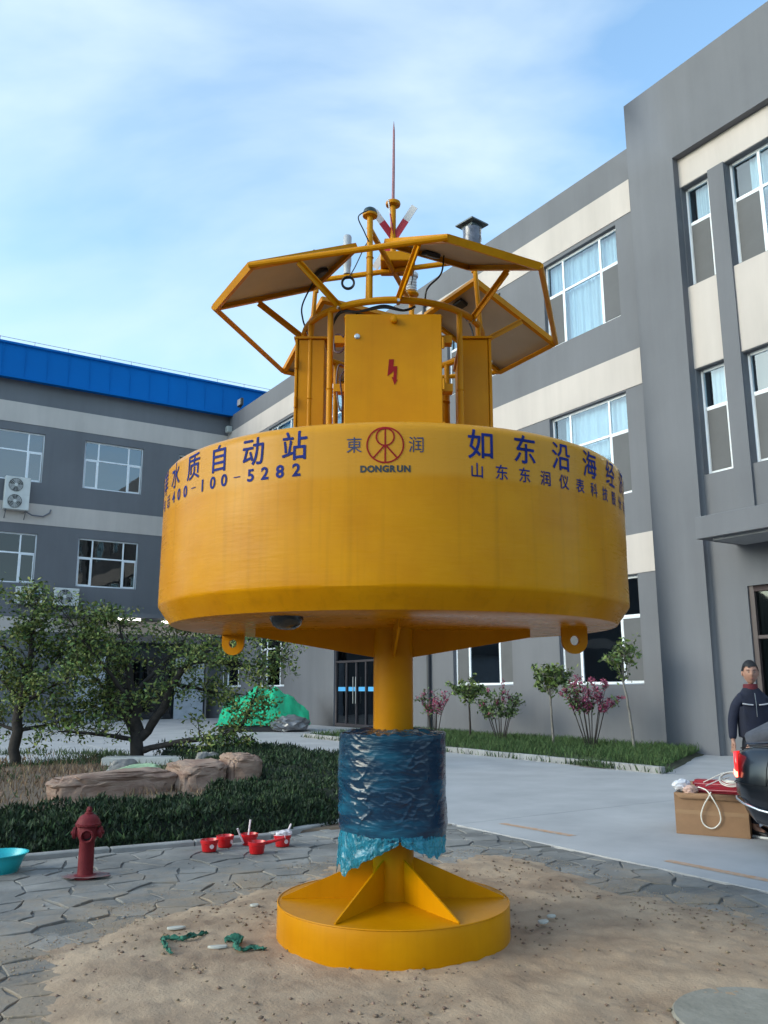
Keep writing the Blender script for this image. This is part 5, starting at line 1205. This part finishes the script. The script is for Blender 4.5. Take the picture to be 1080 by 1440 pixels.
def face_bits(T, parent):
    for s_ in (-1, 1):
        MB().lathe([(0, -.009), (.006, -.007), (.009, 0), (.006, .007), (0, .009)], 10, T @ Matrix.Translation((s_*.030, -.079, .012)) @ Matrix.Scale(.55, 4, (0, 0, 1))).build('eye', mat('eye_white', (.45, .42, .40), .3), parent)
        MB().lathe([(0, 0), (.0045, 0), (.0045, .002), (0, .003)], 10, T @ Matrix.Translation((s_*.030, -.0865, .012)) @ Matrix.Rotation(PI/2, 4, 'X')).build('pupil', BLACK, parent)
        MB().tube([T @ Vector((s_*.014, -.093, .030)), T @ Vector((s_*.032, -.092, .034)), T @ Vector((s_*.050, -.080, .030))], [.0028, .0034, .002], 6).build('eyebrow', HAIR, parent)
    MB().tube([T @ Vector((-.022, -.0885, -.056)), T @ Vector((0, -.0955, -.054)), T @ Vector((.022, -.0885, -.056))], [.002, .0042, .002], 6).build('lips', mat('lips', (.30, .10, .09), .5), parent)
def hair(T, parent, seed=0, low=.02):
    bm = bmesh.new(); bmesh.ops.create_uvsphere(bm, u_segments=40, v_segments=30, radius=1); dele = []
    for v in bm.verts:
        x, y, z = v.co; k = 1.06+.05*noise.noise(v.co*9+Vector((seed, 0, 0)))
        line = .42 if y < -.55 else (.05 if y < .1 else -.35)
        if z < line-.05*noise.noise(v.co*8): dele.append(v)
        v.co = (x*.078*k, y*.096*k+.003, z*.120*k+.004)
    bmesh.ops.delete(bm, geom=dele, context='VERTS'); bmesh.ops.transform(bm, matrix=T, verts=bm.verts)
    me = bpy.data.meshes.new('hair'); bm.to_mesh(me); bm.free(); me.materials.append(HAIR); me.shade_smooth(); return link('hair', me, parent)
def hand_chain(verts, edges, wrist_i, w, dirv, side, curl=.5):
    """palm and five bent fingers hanging from wrist point w along dirv; side = towards the thumb"""
    w = Vector(w); d = Vector(dirv).normalized(); s_ = Vector(side).normalized(); n_ = d.cross(s_).normalized()
    def add(p, r, prev): verts.append((*p, r)); edges.append((prev, len(verts)-1)); return len(verts)-1
    palm = add(w+d*.045, (.030, .016), wrist_i); kn = add(w+d*.078, (.032, .014), palm)
    for off, L in ((.028, .068), (.010, .076), (-.009, .071), (-.027, .056)):
        b_ = add(w+d*.090+s_*off, (.0095, .0095), kn); c1 = add(w+d*(.090+L*.45)+s_*off*1.05+n_*curl*.018, (.0088, .0088), b_); add(w+d*(.090+L*.85)+s_*off*1.05+n_*curl*.05, (.0070, .0070), c1)
    t1 = add(w+d*.040+s_*.036+n_*.006, (.0115, .0115), palm); add(w+d*.078+s_*.048+n_*.018, (.009, .009), t1)
# standing man in navy jacket
mn = thing('person', 'man with short black hair in a navy work jacket, standing by the wall', 'person', (9.16, 6.29, 0), view_rz()-.05)
bv = [(0, 0, .96, (.09, .07)), (0, 0, 1.15, (.11, .08)), (0, 0, 1.32, (.12, .075)), (0, .005, 1.44, (.06, .055)), (0, 0, 1.55, (.055, .055)),
      (.15, 0, 1.38, (.045, .045)), (.21, .01, 1.14, (.036, .036)), (.225, -.03, .90, (.026, .026)), (-.15, 0, 1.38, (.045, .045)), (-.235, .01, 1.14, (.036, .036)), (-.268, -.04, .90, (.026, .026)),
      (.08, 0, .84, (.055, .055)), (.10, -.01, .50, (.05, .05)), (.11, .01, .09, (.04, .04)), (.12, -.12, .03, (.035, .025)), (-.08, 0, .84, (.055, .055)), (-.10, -.01, .50, (.05, .05)), (-.11, .01, .09, (.04, .04)), (-.13, -.12, .03, (.035, .025))]
be = [(0, 1), (1, 2), (2, 3), (3, 4), (2, 5), (5, 6), (6, 7), (2, 8), (8, 9), (9, 10), (0, 11), (11, 12), (12, 13), (13, 14), (0, 15), (15, 16), (16, 17), (17, 18)]
hand_chain(bv, be, 7, (.225, -.03, .89), (.0, -.08, -1), (-.3, -1, 0)); hand_chain(bv, be, 10, (-.27, -.04, .89), (0, -.1, -1), (.3, -1, 0))
TH = Matrix.Translation((.0, -.02, 1.655)) @ Matrix.Scale(1.14, 4) @ Matrix.Rotation(R(-10), 4, 'Z') @ Matrix.Rotation(R(4), 4, 'X')
make_body('body', bv, be, TH, mn); face_bits(TH, mn); hair(TH, mn)
jv = [(0, 0, .90, (.205, .14)), (0, 0, 1.10, (.20, .13)), (0, .005, 1.30, (.185, .115)), (0, .005, 1.43, (.115, .082)), (0, -.005, 1.505, (.080, .078)),
      (.125, 0, 1.385, (.080, .075)), (.185, .01, 1.25, (.066, .066)), (.215, .01, 1.12, (.060, .060)), (.228, -.028, .89, (.044, .044)), (-.125, 0, 1.385, (.080, .075)), (-.20, .01, 1.24, (.066, .066)), (-.24, .01, 1.11, (.060, .060)), (-.27, -.038, .885, (.044, .044))]
je = [(0, 1), (1, 2), (2, 3), (3, 4), (2, 5), (5, 6), (6, 7), (7, 8), (2, 9), (9, 10), (10, 11), (11, 12)]
jk = link('jacket', skinmesh('jacket', jv, je, NAVY, root=1), mn)
MB().lathe([(.082, 1.455), (.086, 1.47), (.078, 1.522), (.070, 1.525)], 24, Matrix.Translation((0, .012, 0))).build('collar', mat('dark_red_collar', (.12, .012, .02), .8), mn)
STRP = mat('pale_reflective_stripe', (.45, .45, .48), .5)
for s_ in (-1, 1): MB().tube([(s_*.035, -.122, 1.285), (s_*.09, -.125, 1.29), (s_*.15, -.108, 1.30)], .009, 6).build('stripe', STRP, jk)
MB().tube([(0, -.124, 1.15), (0, -.124, 1.30), (0, -.105, 1.42)], .004, 5).build('zip', mat('zip_metal', (.4, .4, .4), .4, metal=1), jk)
tv = [(0, 0, .99, (.13, .10)), (.085, 0, .80, (.085, .085)), (.10, -.01, .50, (.075, .075)), (.11, .01, .10, (.062, .062)), (-.085, 0, .80, (.085, .085)), (-.10, -.01, .50, (.075, .075)), (-.11, .01, .10, (.062, .062)), (0, 0, .90, (.145, .11))]
link('trousers', skinmesh('trousers', tv, [(0, 7), (7, 1), (1, 2), (2, 3), (7, 4), (4, 5), (5, 6)], DENIM, root=7), mn)
def shoes(par, spots, m, sole):
    for (x, y, rz) in spots:
        T = Matrix.Translation((x, y, 0)) @ Matrix.Rotation(rz, 4, 'Z')
        sh = link('shoe', skinmesh('shoe', [(0, .06, .055, (.045, .045)), (0, -.02, .05, (.042, .035)), (0, -.12, .035, (.044, .026)), (0, -.17, .03, (.032, .02))], [(0, 1), (1, 2), (2, 3)], m), par); sh.matrix_local = T
        MB().prism([(-.042, .10), (-.05, -.02), (-.05, -.13), (-.03, -.195), (.03, -.195), (.05, -.13), (.05, -.02), (.042, .10)], 0, .022).build('sole', sole, sh, bevel=.006)
shoes(mn, ((.11, .01, .1), (-.11, .01, -.1)), BLACK, BLACK)
# person bending over the boot of the car
p2 = thing('person', 'person in a grey jacket and white-soled trainers bending over behind the dark car', 'person', (8.20, 5.63, 0), 0)
# local: faces -y ; rotated so that the body leans along the car
p2.rotation_euler.z = .12
bv = [(0, 0, .93, (.09, .08)), (0, -.20, 1.06, (.10, .08)), (0, -.42, 1.08, (.14, .09)), (0, -.53, 1.08, (.06, .055)), (0, -.60, 1.07, (.05, .05)),
      (.18, -.42, 1.05, (.05, .05)), (.20, -.50, .86, (.036, .036)), (.12, -.62, .99, (.026, .026)), (-.18, -.42, 1.05, (.05, .05)), (-.22, -.52, .90, (.036, .036)), (-.16, -.66, 1.03, (.026, .026)),
      (.09, .01, .86, (.08, .08)), (.10, -.05, .48, (.055, .055)), (.11, .03, .09, (.04, .04)), (.12, -.09, .03, (.035, .025)), (-.09, .01, .86, (.08, .08)), (-.10, -.05, .48, (.055, .055)), (-.11, .03, .09, (.04, .04)), (-.12, -.09, .03, (.035, .025))]
be = [(0, 1), (1, 2), (2, 3), (3, 4), (2, 5), (5, 6), (6, 7), (2, 8), (8, 9), (9, 10), (0, 11), (11, 12), (12, 13), (13, 14), (0, 15), (15, 16), (16, 17), (17, 18)]
hand_chain(bv, be, 7, (.12, -.62, .99), (0, -1, .05), (-1, 0, 0)); hand_chain(bv, be, 10, (-.16, -.66, 1.03), (0, -1, -.05), (1, 0, 0))
TH = Matrix.Translation((0, -.68, 1.09)) @ Matrix.Rotation(R(55), 4, 'X')
make_body('body', bv, be, TH, p2); face_bits(TH, p2); hair(TH, p2, 3)
jv = [(0, .03, .90, (.19, .15)), (0, -.16, 1.02, (.185, .14)), (0, -.34, 1.08, (.185, .125)), (0, -.48, 1.08, (.10, .08)), (.17, -.40, 1.05, (.078, .078)), (.205, -.48, .90, (.066, .066)), (.14, -.58, .96, (.05, .05)), (-.17, -.40, 1.05, (.078, .078)), (-.225, -.50, .93, (.066, .066)), (-.17, -.61, 1.0, (.05, .05))]
link('jacket', skinmesh('jacket', jv, [(0, 1), (1, 2), (2, 3), (2, 4), (4, 5), (5, 6), (2, 7), (7, 8), (8, 9)], GJK, root=1), p2)
tv = [(0, -.05, .96, (.13, .11)), (.085, .01, .78, (.085, .085)), (.10, -.05, .48, (.074, .074)), (.11, .03, .11, (.06, .06)), (-.085, .01, .78, (.085, .085)), (-.10, -.05, .48, (.074, .074)), (-.11, .03, .11, (.06, .06)), (0, .01, .88, (.14, .12))]
link('trousers', skinmesh('trousers', tv, [(0, 7), (7, 1), (1, 2), (2, 3), (7, 4), (4, 5), (5, 6)], DENIM, root=7), p2)
shoes(p2, ((.11, .03, .1), (-.11, .03, -.1)), BLACK, mat('white_sole', (.75, .75, .75), .5))

# ------------------------------------------------------------------ trees and shrubs
BARK = mat('dark_bark', (.035, .028, .024), .95, var=.4, vscale=9, bump=1, bscale=24); BARK2 = mat('pale_bark', (.20, .18, .16), .9, var=.3, vscale=9, bump=.6, bscale=24)
LF = [mat('tree_leaf', (.14, .20, .042), .65, island=.45), mat('tree_leaf_dark', (.055, .10, .028), .7, island=.4), mat('tree_leaf_olive', (.19, .215, .05), .65, island=.4)]
e1 = Vector((math.cos(YAW), -math.sin(YAW), 0)); e2 = Vector((math.sin(YAW), math.cos(YAW), 0))
def tree(name, label, cat, base, limbs, seed, nleaf, lsize, mats, bark, twig=(.35, .8), spread=.16, group=None, start=.3, twn=1.0, up_=.35):
    """limbs: lists of (right, up, depth, radius) in metres from the base, in the plane facing the yard"""
    q = random.Random(seed); th = thing(name, label, cat, base, 0, group); tb = MB(); ends = []
    for L in limbs:
        P = [e1*a+e2*d+Vector((0, 0, u)) for a, u, d, r in L]; rs = [x[3]*(.78 if nleaf > 5000 else 1) for x in L]; out_, ro_ = [], []
        for i in range(len(P)-1):
            p0, p1, p2_, p3 = P[max(i-1, 0)], P[i], P[i+1], P[min(i+2, len(P)-1)]
            for s in range(5):
                t = s/5; c = .5*((2*p1)+(-p0+p2_)*t+(2*p0-5*p1+4*p2_-p3)*t*t+(-p0+3*p1-3*p2_+p3)*t**3)
                c += Vector((noise.noise(c*4+Vector((seed, 0, 0))), noise.noise(c*4+Vector((0, seed, 0))), 0))*rs[i]*.9; out_.append(c); ro_.append((rs[i]+(rs[i+1]-rs[i])*t)*(1+.18*noise.noise(c*9)))
        out_.append(P[-1]); ro_.append(rs[-1]); tb.tube(out_, ro_, 8)
        m_ = len(out_); n = int(m_*1.5*twn)
        for k in range(n):
            i = int(m_*(start+(1-start)*(k+.5)/n)); i = min(m_-1, i); c = out_[i]
            d = Vector((q.gauss(0, 1), q.gauss(0, 1), q.gauss(up_, .7))).normalized(); ln = q.uniform(*twig)
            c2 = c+d*ln*.5+Vector((0, 0, q.uniform(-.05, .08))); c3 = c+d*ln+Vector((q.gauss(0, .06), q.gauss(0, .06), q.gauss(.02, .08)))
            tb.tube([c, c2, c3], [max(.006, ro_[i]*.35), .006, .003], 4, cap=False); ends += [c2.lerp(c3, q.random()) for _ in range(3)]+[c3, c3]
            for _ in range(2):
                d2 = (d+Vector((q.gauss(0, .8), q.gauss(0, .8), q.gauss(0, .5)))).normalized()*ln*.45; tb.tube([c2, c2+d2], [.005, .002], 4, cap=False); ends += [c2+d2, c2+d2*.6]
    tr = tb.build('trunk', bark, th, angle=80)
    g_ = np.random.default_rng(seed); E = np.array([tuple(e) for e in ends])
    for k, m in enumerate(mats):
        n = int(nleaf/len(mats)); C = E[g_.integers(len(E), size=n)]+g_.normal(size=(n, 3))*np.array([spread, spread, spread*.75])
        link('crown', leafmesh('crown', C, lsize, m, 1.7, .5, g_), th)
    return th
def px(x, y, d, r, bx_=192, by=1085, sc=75): return ((x-bx_)/sc, (by-y)/sc, d, r)
tree('garden_tree', 'gnarled spreading tree with low crooked limbs behind the brown boulders', 'tree', (4.94, 16.16, .1),
     [[px(192, 1095, 0, .17), px(190, 1040, 0, .15), px(182, 1000, .05, .11), px(170, 950, .1, .08), px(160, 915, .1, .04), px(152, 890, .2, .012)],
      [px(191, 1050, 0, .12), px(222, 1015, -.1, .10), px(240, 975, -.2, .08), px(264, 946, -.2, .065), px(305, 945, -.1, .045), px(345, 951, .1, .03), px(398, 940, .2, .010)],
      [px(264, 946, -.2, .05), px(290, 925, 0, .035), px(330, 905, .3, .02), px(372, 900, .5, .008)],
      [px(195, 1065, 0, .08), px(250, 1052, -.3, .06), px(305, 1045, -.5, .05), px(338, 1032, -.5, .04), px(354, 1000, -.4, .03), px(366, 960, -.3, .012)],
      [px(188, 1045, 0, .11), px(160, 1010, .2, .09), px(138, 985, .3, .06), px(110, 960, .4, .035), px(80, 930, .5, .012)],
      [px(180, 990, 0, .06), px(215, 940, .5, .04), px(235, 910, .8, .02), px(245, 880, 1.0, .008)],
      [px(184, 1005, 0, .06), px(150, 950, -.5, .04), px(120, 910, -.7, .025), px(105, 885, -.8, .008)],
      [px(240, 975, 0, .05), px(280, 985, .6, .03), px(300, 1000, .9, .015)], [px(188, 1050, 0, .06), px(150, 1040, -.6, .04), px(105, 1035, -.9, .015)]],
     5, 11500, .048, LF, BARK, spread=.10, twig=(.25, .6), up_=.15)
tree('garden_tree', 'taller leafy tree at the left edge with a thin upright trunk', 'tree', (2.94, 16.75, .1),
     [[px(25, 1095, 0, .13, 25, 1090), px(22, 1040, 0, .12, 25, 1090), px(28, 985, .05, .09, 25, 1090), px(34, 930, 0, .06, 25, 1090), px(32, 890, 0, .035, 25, 1090), px(40, 862, 0, .012, 25, 1090)],
      [px(28, 985, 0, .05, 25, 1090), px(60, 950, .2, .035, 25, 1090), px(95, 915, .3, .02, 25, 1090), px(110, 885, .3, .008, 25, 1090)], [px(22, 1010, 0, .06, 25, 1090), px(70, 985, -.3, .04, 25, 1090), px(120, 960, -.4, .012, 25, 1090)],
      [px(25, 1000, 0, .05, 25, 1090), px(-20, 960, .2, .035, 25, 1090), px(-60, 900, .2, .012, 25, 1090)], [px(30, 960, 0, .04, 25, 1090), px(5, 920, -.5, .025, 25, 1090), px(-10, 870, -.7, .01, 25, 1090)],
      [px(24, 1040, 0, .05, 25, 1090), px(70, 1030, .4, .03, 25, 1090), px(110, 1010, .6, .01, 25, 1090)], [px(24, 1040, 0, .05, 25, 1090), px(-20, 1030, .4, .03, 25, 1090), px(-60, 1010, .6, .01, 25, 1090)]],
     9, 10500, .048, [LF[2], LF[0], LF[1]], BARK, spread=.10, twig=(.25, .55), up_=.15)
GL = mat('young_leaf', (.10, .15, .05), .6, island=.35); PK = mat('pink_blossom', (.34, .07, .13), .6, island=.3)
def sapling(label, x, y, h, cw, seed, n, lean=0, bark=BARK2, cr0=.62):
    q = random.Random(seed); L = [[(0, 0, 0, .032), (lean*.4, h*.35, 0, .028), (lean, h*.65, 0, .022), (lean*1.1, h*.92, 0, .008)]]
    for k in range(6): a = k*1.05+q.random(); L.append([(lean*.9, h*(cr0-.02), 0, .012), (lean+cw*.25*math.cos(a), h*(cr0+.10), cw*.25*math.sin(a), .008), (lean+cw*.42*math.cos(a), h*(cr0+.18+.1*q.random()), cw*.42*math.sin(a), .004)])
    return tree('young_tree', label, 'tree', (x, y, .08), L, seed, int(n*.45), .07, [GL, LF[0]], bark, twig=(.10, .32), spread=.05, start=.62, group='young trees on the grass strip', twn=.6)
sapling('short young tree with a dark trunk beside the pink bush nearest the buoy column', 15.2, 19.3, 1.62, .80, 3, 1500, bark=BARK)
sapling('young tree with a round leafy head standing before the wall between two ground-floor windows', 15.2, 16.0, 2.05, .85, 4, 2400, -.05, cr0=.60)
sapling('tall thin young tree with sparse twigs, nearest to the entrance block', 15.3, 13.54, 2.40, .55, 6, 1100, -.15, cr0=.66)
def bush(label, x, y, h, wd, seed, npk, ngr, stems=7, pkz=.5):
    q = random.Random(seed); th = thing('flowering_bush', label, 'bush', (x, y, .06), 0, 'redbud bushes on the grass strip'); tb = MB(); hi, lo = [], []
    for k in range(stems):
        a = (k+.5)/stems*2-1; P = [Vector((0, 0, 0))+e1*a*.10, e1*(a*wd*.22+q.gauss(0, .03))+e2*q.gauss(0, .1)+Vector((0, 0, h*.45)), e1*(a*wd*.42+q.gauss(0, .05))+e2*q.gauss(0, .18)+Vector((0, 0, h*q.uniform(.72, 1.0)*(1-.25*abs(a))))]
        tb.tube(P, [.016, .011, .004], 5)
        for s in range(9):
            t = .35+.65*s/8; c = P[1].lerp(P[2], (t-.35)/.65) if t > .35 else P[1]; d = (e1*q.gauss(0, 1)+e2*q.gauss(0, 1)+Vector((0, 0, abs(q.gauss(.8, .5))))).normalized()*q.uniform(.12, .3)
            tb.tube([c, c+d], [.006, .003], 4, cap=False); (hi if (c.z > h*pkz) == (q.random() < .85) else lo).extend([c+d*u for u in (.2, .4, .6, .8, 1)])
    tb.build('stem', BARK, th, angle=80); g_ = np.random.default_rng(seed)
    for E_, n, m, sz, nm, sp__ in ((hi, npk, PK, .040, 'blossom', .025), (lo+hi[:len(hi)//3], ngr, GL, .06, 'leaves', .05)):
        E2 = np.array([tuple(v) for v in E_]); C = E2[g_.integers(len(E2), size=n)]+g_.normal(size=(n, 3))*sp__; link(nm, leafmesh(nm, C, sz, m, 1.3, .3, g_), th)
bush('small pink-flowering bush right beside the buoy column, below the downpipe', 15.2, 21.0, 1.45, 1.15, 2, 900, 200, pkz=.2)
bush('mostly green bush with a few pink sprays, between two young trees', 15.2, 18.0, 1.45, 1.55, 3, 420, 1200, 8, .85)
bush('largest bush with dense deep pink blossom under the right ground-floor window', 15.2, 14.75, 1.85, 1.75, 5, 2100, 520, 9, .40)
